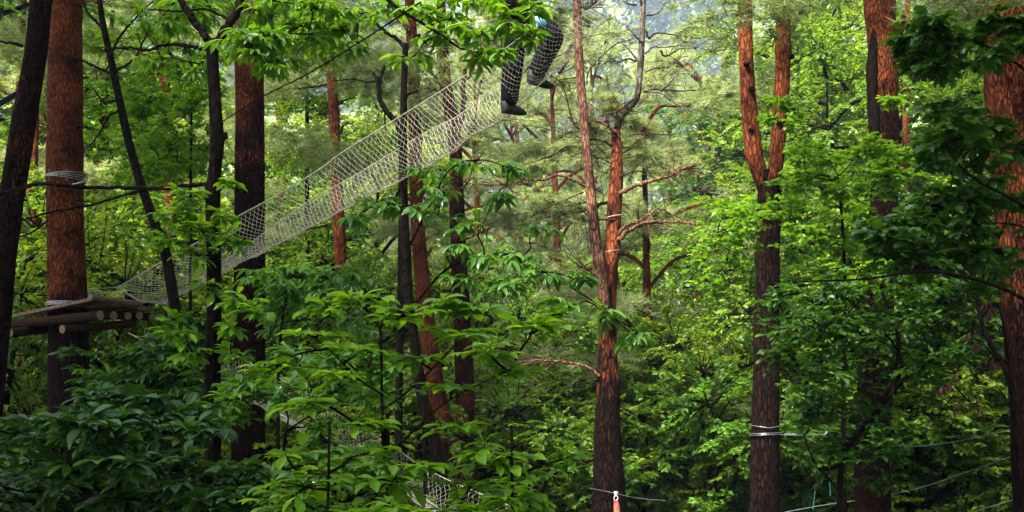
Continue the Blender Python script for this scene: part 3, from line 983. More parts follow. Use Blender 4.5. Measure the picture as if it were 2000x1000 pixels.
for x, y, rx, ry, nt in [(1205, 215, 40, 14, 26), (1160, 255, 34, 12, 18), (1235, 240, 30, 14, 20), (1270, 300, 34, 12, 14), (1180, 190, 26, 12, 14), (1110, 290, 40, 12, 20), (1050, 325, 44, 12, 22), (1000, 345, 46, 14, 24),
                         (1350, 330, 30, 10, 12), (1400, 455, 40, 12, 16), (1290, 418, 30, 8, 10), (1075, 395, 40, 12, 16), (1140, 40, 30, 10, 10), (1240, 285, 30, 12, 12), (1100, 160, 30, 12, 12)]:
    spray(wdn, lvn, rgn, P(1200, y + 10, 14.5) if 1150 < x < 1260 else P(x, y, 14.4), P(x, y, 14.6), np.array([rx, rx, ry]) / FPX * 14.6, nt, 'needles', .13, per=7, whorl=4, brad=.015, twr=.004, lift=.2, droop=-.35, njit=.6, wattr=.5, limb=1150 < x < 1260)
wdn.build('twigs', M['pink'], t11, loc=b11)
lvn.build('needles', M['needles'], t11, loc=b11)
# T12 grey snag
mb = MB()
q = [(1257, -60, 11), (1256, 0, 12), (1254, 50, 13), (1252, 110, 13.5), (1248, 160, 14), (1243, 192, 13), (1226, 214, 12), (1209, 236, 13), (1203, 262, 17)]
tube(mb, [P(x, y, 14.55) for x, y, w in q], [px_r(w, 14.5) for x, y, w in q], 14, 90, attr=[.7, .7, .7, .6, .5, .4, .4, .3, .2], noise=.12, nscale=7)
mb.build('upper_stem', M['grey'], t11, smooth=True, loc=b11)
t12, b12 = t11, b11
for i, b in enumerate([[(1257, 110), (1255, 85), (1245, 75), (1222, 48)], [(1260, 105), (1275, 92), (1300, 92), (1340, 88), (1385, 98)], [(1258, 180), (1285, 174), (1330, 178), (1390, 172)],
                       [(1256, 178), (1290, 182), (1310, 195), (1335, 210), (1352, 212)], [(1262, 60), (1268, 75), (1282, 65), (1330, 70), (1370, 76)], [(1245, 118), (1235, 105), (1220, 88), (1205, 82)],
                       [(1242, 120), (1225, 115), (1200, 125)], [(1260, 30), (1285, 25), (1300, 5), (1320, 0)], [(1243, 10), (1230, 8), (1215, 3)], [(1285, 180), (1310, 160), (1322, 145), (1345, 143)],
                       [(1290, 98), (1300, 110), (1330, 95), (1360, 95)], [(1260, 140), (1285, 132), (1310, 132)], [(1252, 5), (1246, -20), (1240, -60)]]):
    branch(t12, b12, b, 14.5, 5.0, 1.6, M['grey'], attr=[.1, .8][i % 2], seed=i, twigs=5, tw_len=.4)
# T13 forked pine
t13, b13 = trunk_tree('forked_pine_tree', 'V-forked red pine with two bright orange stems over a dark lower trunk', 'tree', 13.2,
                      [(1503, 335, 46), (1503, 375, 46), (1502, 410, 45), (1500, 500, 46), (1499, 600, 49), (1497, 700, 50), (1495, 850, 53), (1493, 1000, 57)],
                      M['pine'], [(335, .2), (380, .35), (420, .15), (600, 0)], seed=2.6, sides=22, noise=.08)
for q, dd, sd in (([(1447, -160, 26), (1453, -40, 28), (1456, 60, 29), (1459, 150, 30), (1465, 230, 33), (1473, 300, 34), (1486, 345, 32), (1496, 375, 30)], 13.2, 1.0),
                  ([(1530, -160, 24), (1529, -40, 28), (1530, 60, 31), (1530, 95, 35), (1529, 130, 30), (1525, 200, 32), (1521, 260, 31), (1517, 310, 30), (1511, 350, 28), (1507, 385, 26)], 13.1, 7.0)):
    mb = MB()
    tube(mb, [P(x, y, dd) for x, y, w in q], [px_r(w, dd) for x, y, w in q], 18, 100, attr=[1, 1, 1, 1, 1, 1, .6, .3], noise=.1, nscale=6, seed=sd)
    mb.build('stem', M['pine'], t13, smooth=True, loc=b13)
for i, (x, y, dx) in enumerate([(1457, 125, 4), (1466, 175, 6), (1466, 255, 2), (1547, 55, 8), (1545, 110, 6), (1522, 240, 2)]):
    z_ = 13.13 if x < 1500 else 13.03
    branch(t13, b13, [(x, y, z_), (x + dx * .3, y - 1, z_ - .05)], 13, 12, 8, M['dark'], seed=i, name='branch_stub')
# T14 thick pine
t14, b14 = trunk_tree(ND, 'thick pine with a long black scar down its left side, right of the forked pine', 'tree', 12.2,
                      [(1716, -100, 62), (1718, 0, 64), (1722, 60, 60), (1726, 130, 56), (1728, 220, 54), (1731, 300, 53), (1726, 400, 54), (1718, 520, 58), (1712, 650, 62), (1708, 800, 66), (1704, 1000, 70)],
                      M['brown'], [(0, .9), (80, .75), (160, .5), (300, .3), (420, 0)], top=6, crown='P', seed=8.2, sides=24, noise=.08)
branch(t14, b14, [(1745, 75), (1758, 60), (1766, 34)], 12.1, 14, 12, M['dark'], seed=2, name='branch_stub')
mb = MB()
sc_pts = [P(x, y, 12.11) for x, y in [(1711, 40), (1706, 90), (1703, 140), (1706, 220), (1712, 300)]]
tube(mb, sc_pts, [.02, .05, .062, .065, .07], 14, 60, attr=0, noise=.2, nscale=9)
mb.build('bark_scar', M['dark'], t14, smooth=True, loc=b14)
# T15 right-hand thick
t15, b15 = trunk_tree(ND, 'very thick red-brown pine at the right edge behind dark leaves', 'tree', 9.0,
                      [(1958, -100, 106), (1966, 0, 112), (1978, 150, 110), (1990, 300, 112), (2004, 450, 108), (2014, 600, 106), (2026, 800, 100), (2036, 1000, 104)],
                      M['brown'], [(0, .7), (200, .55), (450, .55), (620, .4), (720, .1)], top=6, crown='P', seed=3.9, sides=26, noise=.07)
# distant stems on the left
for i, (q, dd, lab) in enumerate([([(318, -40, 15), (318, 30, 17), (321, 150, 20), (328, 260, 23), (331, 360, 24), (334, 600, 26)], 19.0, 'slim dark red pine between the thin leaning trunk and the close forked dark trunk'),
                                  ([(46, -40, 14), (44, 60, 14), (40, 150, 15)], 21.0, 'slim pinkish pine stem seen in the gap at the top left corner'),
                                  ([(68, 180, 18), (64, 330, 20), (63, 450, 25), (64, 560, 27), (50, 700, 30)], 18.0, 'slim orange pine between the leaning trunk and the platform pine'),
                                  ([(207, 380, 20), (208, 480, 22), (208, 560, 24)], 22.0, 'dull brown pine stem right of the platform pine'),
                                  ([(1770, 150, 13), (1769, 200, 14), (1770, 240, 15), (1772, 400, 16)], 24.0, 'thin far orange pine stem just right of the scarred pine'),
                                  ([(540, -30, 12), (545, 200, 13), (550, 500, 15)], 32.0, 'faint far pine stem right of the thick dark pine')]):
    trunk_tree(ND, lab, 'tree', dd, q, M['pine'], [(0, .95), (300, .8), (600, .5)], top=4, crown='Q' if i in (0, 5) else None, seed=1.3 * i, sides=12)


# ------------------------------------------------------------------ plants built of sprays
def plant(name, label, cat, stem, d, w, leafmat, clusters, kind, size, seed, wood=None, host=None, group=None, per=7, whorl=4, stem_to_ground=True, branches=(), **kw):
    """stem: photo points; clusters: (x, y, depth, rx px, ry px, ntwig)"""
    rng = np.random.default_rng(seed)
    P3 = [P(p[0], p[1], p[2] if len(p) > 2 else d) for p in stem]
    if stem_to_ground:
        e = P3[-1]
        gz = float(ground_z(np.array([e[0]]), np.array([e[1]]))[0]) - .2
        if e[2] > gz + .2:
            P3.append(np.array([e[0] + .02, e[1] + .05, gz]))
    base = P3[-1].copy()
    if host:
        t, base = host
    else:
        t = empty(name, base, label, cat, group)
    wd, lv = MB(), MB()
    nn = max(14, len(P3) * 8)
    c = catmull(P3, nn)
    r0 = px_r(w, d)
    tube(wd, c, [r0 * .45, r0], 8, nn, attr=0, noise=.1, nscale=12)
    bc = []
    for pts, w0, w1 in branches:
        B = catmull([P(p[0], p[1], p[2] if len(p) > 2 else d) for p in pts], 16)
        tube(wd, B, [px_r(w0, d), px_r(w1, d)], 7, 16, attr=0, noise=.1, nscale=12)
        bc.append(B)
    pool = np.vstack([c] + bc)
    # nearest clusters first, so that later limbs branch off earlier ones
    clusters = sorted(clusters, key=lambda q: float(np.min(np.linalg.norm(pool - P(q[0], q[1], q[2]), axis=1))))
    for (x, y, dd, rx, ry, nt) in clusters:
        C = P(x, y, dd)
        R = np.array([rx, rx * .8, ry]) / FPX * dd
        dist = np.linalg.norm((pool - C) * np.array([1, 1, 1.0]), axis=1) + np.clip(pool[:, 2] - C[2], 0, 9) * .8
        A = pool[int(np.argmin(dist))]
        pool = np.vstack([pool, A * .4 + C * .6, A * .15 + C * .85])
        spray(wd, lv, rng, A, C, R, nt, kind, size, per=per, whorl=whorl, brad=kw.get('brad', .007), lift=kw.get('lift', .12), twr=kw.get('twr', .0022),
              droop=kw.get('droop', .12), njit=kw.get('njit', .3), fj=kw.get('fj', .2), wattr=0, up=kw.get('up', 1.0), clump=.4)
    wd.build('bough' if host else 'stem', wood or M['dark'], t, smooth=True, loc=base)
    lv.build('foliage', leafmat, t, loc=base)
    return t


def scatter(seed, n, box, d, r, nt):
    rg = random.Random(seed)
    out = []
    for i in range(n):
        x0, y0, x1, y1 = box
        out.append((rg.uniform(x0, x1), rg.uniform(y0, y1), rg.uniform(*d), r[0] * rg.uniform(.7, 1.3), r[1] * rg.uniform(.7, 1.3), nt))
    return out


# bright sapling in the middle foreground
plant('sapling', 'bright lime-green sapling with a thin black stem in the middle foreground', 'sapling',
      [(742, 640), (745, 700), (746, 800), (750, 900), (757, 1000)], 4.6, 9, M['lime'],
      [(700, 590, 4.7, 60, 14, 7), (790, 615, 4.5, 60, 12, 7), (850, 600, 4.6, 55, 16, 8), (900, 650, 4.5, 70, 14, 8), (960, 690, 4.4, 60, 14, 7), (620, 660, 4.7, 60, 14, 7),
       (700, 690, 4.6, 60, 12, 6), (660, 735, 4.5, 60, 14, 6), (810, 700, 4.6, 70, 12, 7), (1040, 640, 4.5, 60, 18, 8), (880, 760, 4.6, 60, 14, 6), (600, 790, 4.5, 60, 16, 7),
       (690, 830, 4.5, 60, 14, 6), (860, 840, 4.5, 70, 16, 7), (540, 720, 4.6, 60, 18, 7), (820, 910, 4.4, 60, 14, 6), (1000, 730, 4.5, 60, 14, 6), (760, 770, 4.7, 60, 12, 5), (1100, 615, 4.6, 45, 14, 5),
       (640, 600, 4.9, 50, 14, 5), (950, 610, 4.7, 60, 14, 6)],
      'oval', .1, 21, per=2, whorl=4, droop=.05, njit=.24, fj=.15,
      branches=[([(746, 800), (790, 770), (850, 715), (900, 665), (960, 630)], 5, 2), ([(746, 770), (700, 740), (650, 690), (600, 650)], 4, 2), ([(750, 900), (810, 840), (880, 780), (1000, 720)], 5, 2)])
# bush at the foot, centre-left
plant('shrub', 'lime-green shrub at the bottom edge left of the sapling stem', 'shrub', [(640, 960), (640, 1010)], 4.2, 8, M['lime'],
      scatter(3, 12, (540, 880, 780, 1010), (3.9, 4.6), (70, 22), 6), 'oval', .092, 22, per=2, whorl=4, droop=.08, fj=.17, njit=.28)
plant('shrub', 'glossy green shrub at the bottom edge below the bare pine limb', 'shrub', [(1000, 960), (1000, 1010)], 4.4, 8, M['lime'],
      scatter(8, 14, (880, 880, 1120, 1010), (4.2, 5.0), (60, 20), 6), 'oval', .088, 23, per=2, whorl=4, droop=.08)
plant('shrub', 'mid-green shrub between the thick dark pine and the sapling', 'shrub', [(560, 860), (550, 1010)], 6.2, 9, M['chestnut'],
      scatter(5, 18, (545, 690, 740, 960), (5.6, 6.8), (60, 26), 8) + scatter(95, 9, (430, 735, 580, 830), (6.6, 7.4), (46, 20), 6), 'oval', .1, 24, per=3, whorl=5, droop=.15)
# big dark shrub, bottom left
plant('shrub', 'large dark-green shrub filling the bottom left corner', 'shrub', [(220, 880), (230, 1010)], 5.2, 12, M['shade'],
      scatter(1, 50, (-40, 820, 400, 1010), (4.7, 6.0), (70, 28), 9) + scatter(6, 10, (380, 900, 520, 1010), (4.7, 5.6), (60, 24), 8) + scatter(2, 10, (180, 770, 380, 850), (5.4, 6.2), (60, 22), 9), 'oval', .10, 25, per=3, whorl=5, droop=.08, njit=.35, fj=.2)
plant('shrub', 'leafy shrub under the lower net beside the platform trunk', 'shrub', [(330, 800), (330, 1010)], 8.6, 12, M['maple'],
      scatter(12, 34, (190, 690, 420, 860), (8.0, 9.4), (60, 30), 13) + scatter(17, 10, (300, 620, 400, 700), (8.6, 9.2), (40, 24), 10), 'oval', .11, 26, per=6, whorl=5, droop=.15)
# chestnut sprays in the middle
plant('chestnut_tree', 'young chestnut with drooping glossy leaves under the net bridge', 'tree', [(800, 470), (806, 600), (822, 760), (830, 1000)], 8.2, 9, M['chestnut'],
      [(850, 330, 8.2, 60, 14, 5), (930, 318, 8.3, 60, 12, 5), (980, 330, 8.4, 40, 10, 5), (870, 370, 8.0, 60, 20, 4), (800, 400, 8.0, 55, 20, 5), (860, 420, 8.1, 60, 18, 4), (740, 395, 8.1, 40, 18, 6),
       (935, 440, 8.0, 50, 18, 4), (700, 420, 8.2, 30, 14, 4), (870, 490, 8.0, 60, 16, 5), (960, 500, 7.9, 60, 18, 6), (1020, 500, 8.0, 50, 14, 7), (1060, 530, 7.9, 55, 16, 8), (1130, 545, 8.0, 40, 14, 6),
       (980, 380, 8.1, 40, 10, 5), (990, 560, 7.8, 60, 20, 9), (1180, 610, 7.8, 35, 16, 6), (1235, 655, 7.8, 32, 14, 6), (1100, 590, 7.8, 50, 16, 7), (880, 550, 8.0, 50, 18, 4), (1050, 450, 8.2, 40, 10, 4)],
      'lance', .135, 27, per=3, whorl=5, droop=.35, njit=.35, twr=.003,
      branches=[([(800, 480), (840, 400), (880, 330), (940, 312), (1000, 330)], 5, 2), ([(806, 600), (880, 520), (980, 500), (1080, 540), (1190, 610), (1270, 670)], 6, 2)])
plant('chestnut_tree', 'shaded chestnut spray with hanging leaves right of the thick dark pine', 'tree', [(560, 560), (545, 700), (540, 1000)], 8.6, 9, M['chestnut'],
      scatter(31, 22, (520, 525, 690, 650), (8.2, 9.2), (50, 20), 8), 'lance', .12, 28, per=3, whorl=5, droop=.4)
# leaves hanging at the top
plant('oak_tree', 'oak bough with big leaves hanging in front of the climber', 'tree', [(700, -60, 7.4), (590, -130, 7.4), (480, -70, 7.5)], 7.4, 10, M['top'],
      [(940, 60, 7.4, 60, 26, 9), (1000, 45, 7.3, 50, 26, 10), (1035, 75, 7.3, 30, 16, 6), (880, 40, 7.5, 60, 24, 8), (820, 20, 7.5, 60, 20, 8), (930, 110, 7.4, 50, 16, 7), (980, 110, 7.3, 35, 16, 6), (760, 20, 7.6, 60, 22, 8),
       (900, -10, 7.5, 70, 20, 8), (970, -5, 7.4, 60, 18, 7), (840, 75, 7.5, 50, 18, 6), (1040, 20, 7.4, 30, 16, 5), (690, 30, 7.7, 60, 24, 8), (640, 60, 7.8, 50, 24, 8), (600, 20, 7.8, 60, 22, 8), (700, 90, 7.8, 40, 16, 5), (800, 115, 7.6, 40, 14, 5)],
      'lance', .125, 29, per=3, whorl=4, droop=.3, njit=.4, twr=.003, stem_to_ground=False, host=(t4, b4),
      branches=[([(745, -10), (790, 25), (850, 60), (900, 95), (960, 105), (1000, 112)], 8, 2), ([(820, 5), (760, 45), (690, 90), (600, 145), (510, 190), (430, 240)], 4, 2), ([(840, 50), (880, 38), (930, 60), (990, 70)], 4, 2)])
plant('oak_tree', 'leafy oak bough hanging across the top of the thick dark pine', 'tree', [(600, -60, 7.3), (540, -50, 7.4), (478, -60, 7.5)], 7.0, 7, M['top'],
      scatter(41, 24, (460, -20, 650, 110), (7.2, 8.6), (50, 22), 6) + scatter(42, 9, (480, 70, 560, 140), (7.2, 7.8), (36, 12), 5) + scatter(43, 12, (260, -30, 440, 60), (8.4, 9.6), (50, 16), 6) + scatter(44, 8, (300, 110, 400, 160), (8.6, 9.4), (40, 14), 5), 'lance', .115, 30, stem_to_ground=False, host=(t4, b4), per=4, whorl=5, droop=.35, njit=.4)
plant('sprouting_shoots', 'bright leafy shoots climbing the close forked dark trunk', 'plant', [(416, 400, 7.42), (417, 700, 7.42), (415, 900, 7.42)], 7.3, 5, M['top'],
      [(340, 420, 7.3, 34, 22, 7), (370, 380, 7.3, 30, 16, 5), (330, 470, 7.3, 36, 18, 6), (390, 450, 7.3, 40, 22, 8), (450, 470, 7.2, 30, 26, 7), (385, 500, 7.3, 36, 20, 7), (440, 420, 7.2, 30, 16, 5), (470, 590, 7.1, 36, 22, 7),
       (500, 610, 7.0, 34, 16, 6), (455, 640, 7.1, 30, 18, 5), (400, 560, 7.3, 30, 18, 5), (350, 640, 7.3, 40, 24, 8), (370, 690, 7.3, 40, 22, 8), (460, 700, 7.2, 40, 20, 7), (440, 360, 7.3, 24, 14, 4), (440, 800, 7.2, 40, 24, 7), (480, 760, 7.2, 36, 20, 7)],
      'oval', .105, 32, stem_to_ground=False, host=(t4, b4), per=4, whorl=4, droop=.15)
# mid distance broadleaf detail left
plant('hazel_tree', 'thin leafy tree filling the gap right of the leaning dark trunk', 'tree', [(375, 130), (372, 400), (368, 1000)], 12.5, 9, M['top'],
      scatter(51, 46, (265, 40, 410, 340), (11.5, 14), (50, 24), 12) + scatter(52, 26, (180, 60, 330, 360), (13, 15), (50, 24), 11), 'oval', .09, 33, per=6, whorl=4, droop=.2)
plant('hazel_tree', 'fresh green tree seen through the net right of the thick dark pine', 'tree', [(600, 60), (600, 400), (602, 1000)], 21, 14, M['wood_b'],
      scatter(53, 70, (520, -20, 760, 330), (19, 24), (60, 28), 16), 'oval', .12, 34, per=7, whorl=4, droop=.2)

# right-hand side: maples
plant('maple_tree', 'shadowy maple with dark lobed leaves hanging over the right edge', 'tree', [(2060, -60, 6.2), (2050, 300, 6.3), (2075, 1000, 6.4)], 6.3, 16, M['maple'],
      scatter(61, 12, (1770, 40, 1900, 110), (6.2, 6.8), (45, 20), 8) + scatter(62, 20, (1810, 210, 1930, 400), (6.2, 7.2), (50, 26), 7) + scatter(68, 6, (1930, 210, 2010, 400), (6.2, 7.2), (36, 18), 5) + scatter(63, 34, (1760, 370, 1930, 560), (6.4, 7.6), (55, 24), 7) + scatter(67, 8, (1930, 380, 2010, 560), (6.4, 7.6), (40, 18), 5)
      + scatter(64, 9, (1760, 90, 1850, 150), (6.2, 6.8), (34, 18), 7) + scatter(65, 10, (1920, 10, 2010, 120), (6, 6.5), (36, 18), 5) + scatter(66, 16, (1700, 420, 1840, 520), (6.3, 7.2), (50, 18), 8),
      'lobed', .085, 35, per=4, twr=.0014, whorl=4, droop=.3, njit=.4, branches=[([(2050, 180), (1980, 120), (1900, 80), (1790, 60)], 7, 3), ([(2050, 430), (1960, 380), (1880, 330), (1830, 250)], 8, 3), ([(2060, 620), (1950, 560), (1815, 530), (1690, 545), (1560, 550)], 9, 3)])
plant('maple_tree', 'broad green maple with layered boughs between the forked pine and the scarred pine', 'tree', [(1720, 560), (1755, 690), (1690, 860), (1640, 1000)], 8.8, 13, M['maple'],
      scatter(71, 44, (1500, 540, 1800, 700), (8.2, 9.8), (70, 32), 8) + scatter(72, 34, (1540, 680, 1860, 800), (8.2, 9.6), (70, 32), 8) + scatter(73, 18, (1560, 800, 1760, 960), (8.4, 9.6), (60, 20), 10),
      'lobed', .068, 36, per=6, twr=.0014, whorl=4, droop=.15, njit=.4, fj=.24,
      branches=[([(1650, 880), (1690, 830), (1740, 770), (1800, 710), (1880, 660), (1940, 635)], 11, 5), ([(1640, 960), (1590, 900), (1570, 850)], 6, 2), ([(1740, 770), (1760, 700), (1700, 620), (1620, 560)], 7, 3)])
plant('maple_tree', 'bright green maple boughs spreading over the middle of the forked pine', 'tree', [(1640, 360), (1650, 560), (1650, 1000)], 10.4, 12, M['top'],
      scatter(81, 20, (1380, 390, 1700, 470), (9.6, 11.4), (70, 24), 9) + scatter(87, 26, (1380, 390, 1700, 470), (13.6, 14.6), (50, 18), 10) + scatter(82, 18, (1360, 460, 1760, 560), (9.6, 11.4), (70, 30), 9) + scatter(88, 22, (1360, 460, 1760, 560), (13.6, 14.6), (50, 22), 10) + scatter(83, 32, (1540, 280, 1760, 380), (10, 11.6), (50, 20), 11)
      + scatter(84, 8, (1500, 190, 1560, 240), (11.8, 12.6), (24, 16), 6) + scatter(85, 6, (1725, 185, 1760, 205), (11, 11.6), (20, 8), 4), 'lobed', .07, 37, per=6, twr=.0014, whorl=4, droop=.12, njit=.4, fj=.22)
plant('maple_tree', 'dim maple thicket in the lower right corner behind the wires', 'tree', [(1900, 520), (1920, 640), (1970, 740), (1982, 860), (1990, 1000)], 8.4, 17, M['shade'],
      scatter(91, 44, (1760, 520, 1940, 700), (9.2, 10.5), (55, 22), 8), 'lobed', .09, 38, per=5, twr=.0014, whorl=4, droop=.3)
plant('withered_branch', 'withered red-brown leaves hanging beside the right-hand pine', 'plant', [(1960, 560), (1930, 600), (1975, 760)], 8.0, 5, M['dead'],
      [(1935, 600, 8, 30, 26, 7), (1900, 660, 8, 26, 28, 6), (1850, 740, 8, 34, 26, 5), (1885, 790, 8, 36, 26, 5), (1945, 700, 8, 26, 34, 5)], 'lance', .06, 39, per=4, whorl=3, droop=1.3)


# ------------------------------------------------------------------ log platform
pf = empty('log_platform', P(134, 620, 12), 'round-log platform with plank deck built around the orange-barked pine', 'platform')
pb_ = np.array(pf.location)


def log_mesh(name, A, B, r, mat, parent, cutm=None, n=14, seed=0.0):
    mb = MB()
    tube(mb, [A, (A + B) / 2, B], [r, r * .97, r], 14, n, noise=.05, nscale=6, cap=False, seed=seed)
    o = mb.build(name, mat, parent, smooth=True, loc=pb_)
    dr = unit(B - A)
    for q0, q1 in ((A - dr * .004, A + dr * .01), (B - dr * .01, B + dr * .004)):
        e = MB()
        tube(e, [q0, q1], [r * .96, r * .96], 14, 2)
        e.build('log_end', cutm or M['cut'], o, loc=pb_)
    return o


px = lambda x, y, d: P(x, y, d)
# two long bearers under, running across in front of and behind the trunk
log_mesh('bearer_log', px(122, 643, 11.55), px(262, 632, 12.4), .048, M['log'], pf, seed=1)
log_mesh('bearer_log', px(18, 650, 11.45), px(122, 641, 12.5), .048, M['log'], pf, seed=2)
log_mesh('bearer_log', px(10, 636, 11.9), px(196, 616, 11.5), .054, M['log'], pf, seed=3)
# short joists whose ends face the viewer
for i, (x, y, dd) in enumerate([(222, 616, 11.9), (250, 617, 12.15), (272, 617, 12.35), (297, 619, 12.6)]):
    log_mesh('joist', px(x, y, dd), px(x - 110, y - 4, dd + .75), .046, M['log'], pf, seed=i + 4)
# deck planks
A0, A1 = px(172, 588, 11.45), px(302, 608, 12.6)
B0, B1 = px(14, 622, 11.9), px(110, 612, 13.3)
for i in range(7):
    u0, u1 = i / 7 + .006, (i + 1) / 7 - .006
    a, b = A0 + (A1 - A0) * u0, A0 + (A1 - A0) * u1
    c, d_ = B0 + (B1 - B0) * u1, B0 + (B1 - B0) * u0
    th = np.array([0, 0, .035])
    v = np.array([a, b, c, d_])
    off = np.array([0, 0, .012 * math.sin(i * 2.1)])
    mb = MB()
    mb.add(np.vstack([v + off, v + th + off]), np.array([(3, 2, 1, 0), (4, 5, 6, 7), (0, 1, 5, 4), (1, 2, 6, 5), (2, 3, 7, 6), (3, 0, 4, 7)]))
    mb.build('plank', M['plank'], pf, loc=pb_)
log_mesh('edge_pole', px(176, 590, 11.42) + (0, 0, .05), px(272, 603, 12.2) + (0, 0, .05), .035, M['plank'], pf, seed=9)
mb = MB()
for k in range(3):
    th = np.linspace(0, 2 * np.pi, 26)
    c0 = P(133, 598, 12.0)
    r = .225
    tube(mb, np.stack([c0[0] + r * np.cos(th), c0[1] + r * np.sin(th), c0[2] + .016 * k + 0 * th], -1), [.006, .006], 5, 40)
tube(mb, [P(100, 600, 11.75), P(128, 596, 11.72), P(150, 596, 11.74), P(182, 590, 11.6)], [.008, .008], 5, 12)
tag(mb.build('cable_loop', M['steel'], smooth=True), 'silver steel cable wrapped round the pine just above the platform deck', 'cable')
mb = MB()
c0 = P(127, 352, 12.0)
for k in range(4):
    th = np.linspace(0, 2 * np.pi, 26)
    r = .215 + .004 * k
    tube(mb, np.stack([c0[0] + r * np.cos(th) + .01, c0[1] + r * np.sin(th), c0[2] + .014 * k + .03 * np.cos(th) * (k - 1.5) * .5], -1), [.005, .005], 5, 40)
tube(mb, [P(160, 350, 11.9), P(168, 348, 11.8), P(160, 356, 11.78), P(140, 360, 11.76)], [.008, .008], 5, 10)
tag(mb.build('cable_loop', M['steel'], smooth=True), 'steel cable loops round the orange-barked pine high above the platform', 'cable')
mb = MB()
for i in range(7):
    th = i * 1.0 + .2
    tube(mb, [c0 + (math.cos(th) * .2, math.sin(th) * .2, -.05), c0 + (math.cos(th) * .205, math.sin(th) * .205, .09)], [.012, .012], 5, 3)
tag(mb.build('wood_slats', M['plank'], smooth=True), 'short protective wooden slats under the upper cable loops on the orange-barked pine', 'slats')


# ------------------------------------------------------------------ net bridges
def net(name, label, Nn, Bb, Ff, ns, nv, r, rope_r, end_ropes=True, sag=1.0):
    ns = ns // 2 * 2
    def even(pts):
        c = catmull([P(*p) for p in pts], 600)
        d_ = np.concatenate([[0], np.cumsum(np.linalg.norm(np.diff(c, axis=0), axis=1))])
        u = np.linspace(0, d_[-1], ns + 1)
        return np.stack([np.interp(u, d_, c[:, k_]) for k_ in range(3)], -1)
    A, B, C = even(Nn), even(Bb), even(Ff)
    t = empty(name, A[0], label, 'net bridge')
    base = np.array(t.location)
    v = np.linspace(0, 1, nv + 1)[None, :, None]
    # parabola through the three lines, squared up a little into a U
    G = A[:, None] * (2 * (v - .5) * (v - 1)) + B[:, None] * (4 * v * (1 - v)) + C[:, None] * (2 * v * (v - .5))
    rg = np.random.default_rng(3)
    i, j = np.meshgrid(np.arange(ns + 1), np.arange(nv + 1), indexing='ij')
    G = G + rg.normal(size=G.shape) * .004
    wob = .012 * np.sin(i * .37 + j * .5) * np.sin(np.pi * v[..., 0])
    G[..., 2] += wob
    ok = ((i + j) % 2 == 0)
    segs = []
    for dj in (1, -1):
        m = ok[:-1, :]
        ii, jj = np.nonzero(m)
        k = (jj + dj >= 0) & (jj + dj <= nv)
        ii, jj = ii[k], jj[k]
        segs.append(np.stack([G[ii, jj], G[ii + 1, jj + dj]], 1))
    S = np.concatenate(segs)
    mb = MB()
    rs = r * np.interp(S[:, 0, 0], [P(870, 0, 9.5)[0], P(970, 0, 8.9)[0], P(1150, 0, 8)[0]], [1, .55, .42]) * np.interp(S[:, 0, 0], [P(400, 0, 12)[0], P(560, 0, 11)[0]], [1.45, 1]) if ns > 230 else np.full(len(S), r)
    tubes(mb, S, np.repeat(rs[:, None], 2, 1), 3)
    mb.build('netting', M['rope'], t, loc=base)
    for L, nm in ((A, 'rope'), (C, 'rope'), (B, 'rope')):
        mb = MB()
        tube(mb, L, [rope_r, rope_r, rope_r, rope_r, rope_r * .9, rope_r * .45, rope_r * .3] if ns > 230 else rope_r, 6, len(L))
        mb.build('rim_rope' if L is not B else 'foot_rope', M['rope'], t, smooth=True, loc=base)
    if end_ropes:
        mb = MB()
        tube(mb, G[0], [rope_r * 1.6, rope_r * 1.6], 6, nv + 1)
        mb.build('end_rope', M['rope'], t, smooth=True, loc=base)
    return t


net('net_bridge', 'long pale rope net bridge rising to the right with the climber inside', 
    [(232, 560, 12.3), (330, 503, 12.0), (400, 465, 11.8), (462, 424, 11.6), (519, 393, 11.4), (616, 336, 11.0), (668, 298, 10.8), (763, 239, 10.3), (818, 205, 9.95), (872, 171, 9.6), (920, 140, 9.2), (1000, 85, 8.6), (1080, 20, 8.0), (1180, -70, 7.3)],
    [(312, 592, 12.6), (370, 564, 12.4), (440, 527, 12.1), (519, 489, 11.8), (620, 436, 11.3), (702, 393, 10.9), (804, 341, 10.4), (872, 303, 10.0), (926, 262, 9.6), (985, 229, 9.15), (1070, 150, 8.6), (1140, 80, 8.1), (1230, -10, 7.6)],
    [(392, 541, 12.9), (440, 508, 12.7), (519, 453, 12.3), (600, 394, 11.9), (698, 340, 11.4), (818, 266, 10.8), (892, 228, 10.3), (940, 190, 9.9), (1010, 140, 9.3), (1100, 60, 8.7), (1250, -60, 7.9)],
    240, 40, .0018, .006)
net('net_bridge', 'second rope net descending from the platform into the lower foliage',
    [(250, 650, 11.9), (330, 690, 11.4), (440, 745, 10.6), (560, 815, 9.7), (720, 900, 8.6), (800, 955, 7.8), (900, 1020, 7.0)],
    [(285, 655, 12.1), (370, 715, 11.6), (470, 765, 10.8), (590, 835, 9.9), (750, 925, 8.8), (830, 985, 8.0), (930, 1050, 7.3)],
    [(328, 628, 12.6), (400, 665, 12.0), (500, 715, 11.2), (620, 780, 10.3), (760, 868, 9.2), (850, 925, 8.4), (1000, 990, 7.6)],
    200, 24, .0009, .003)
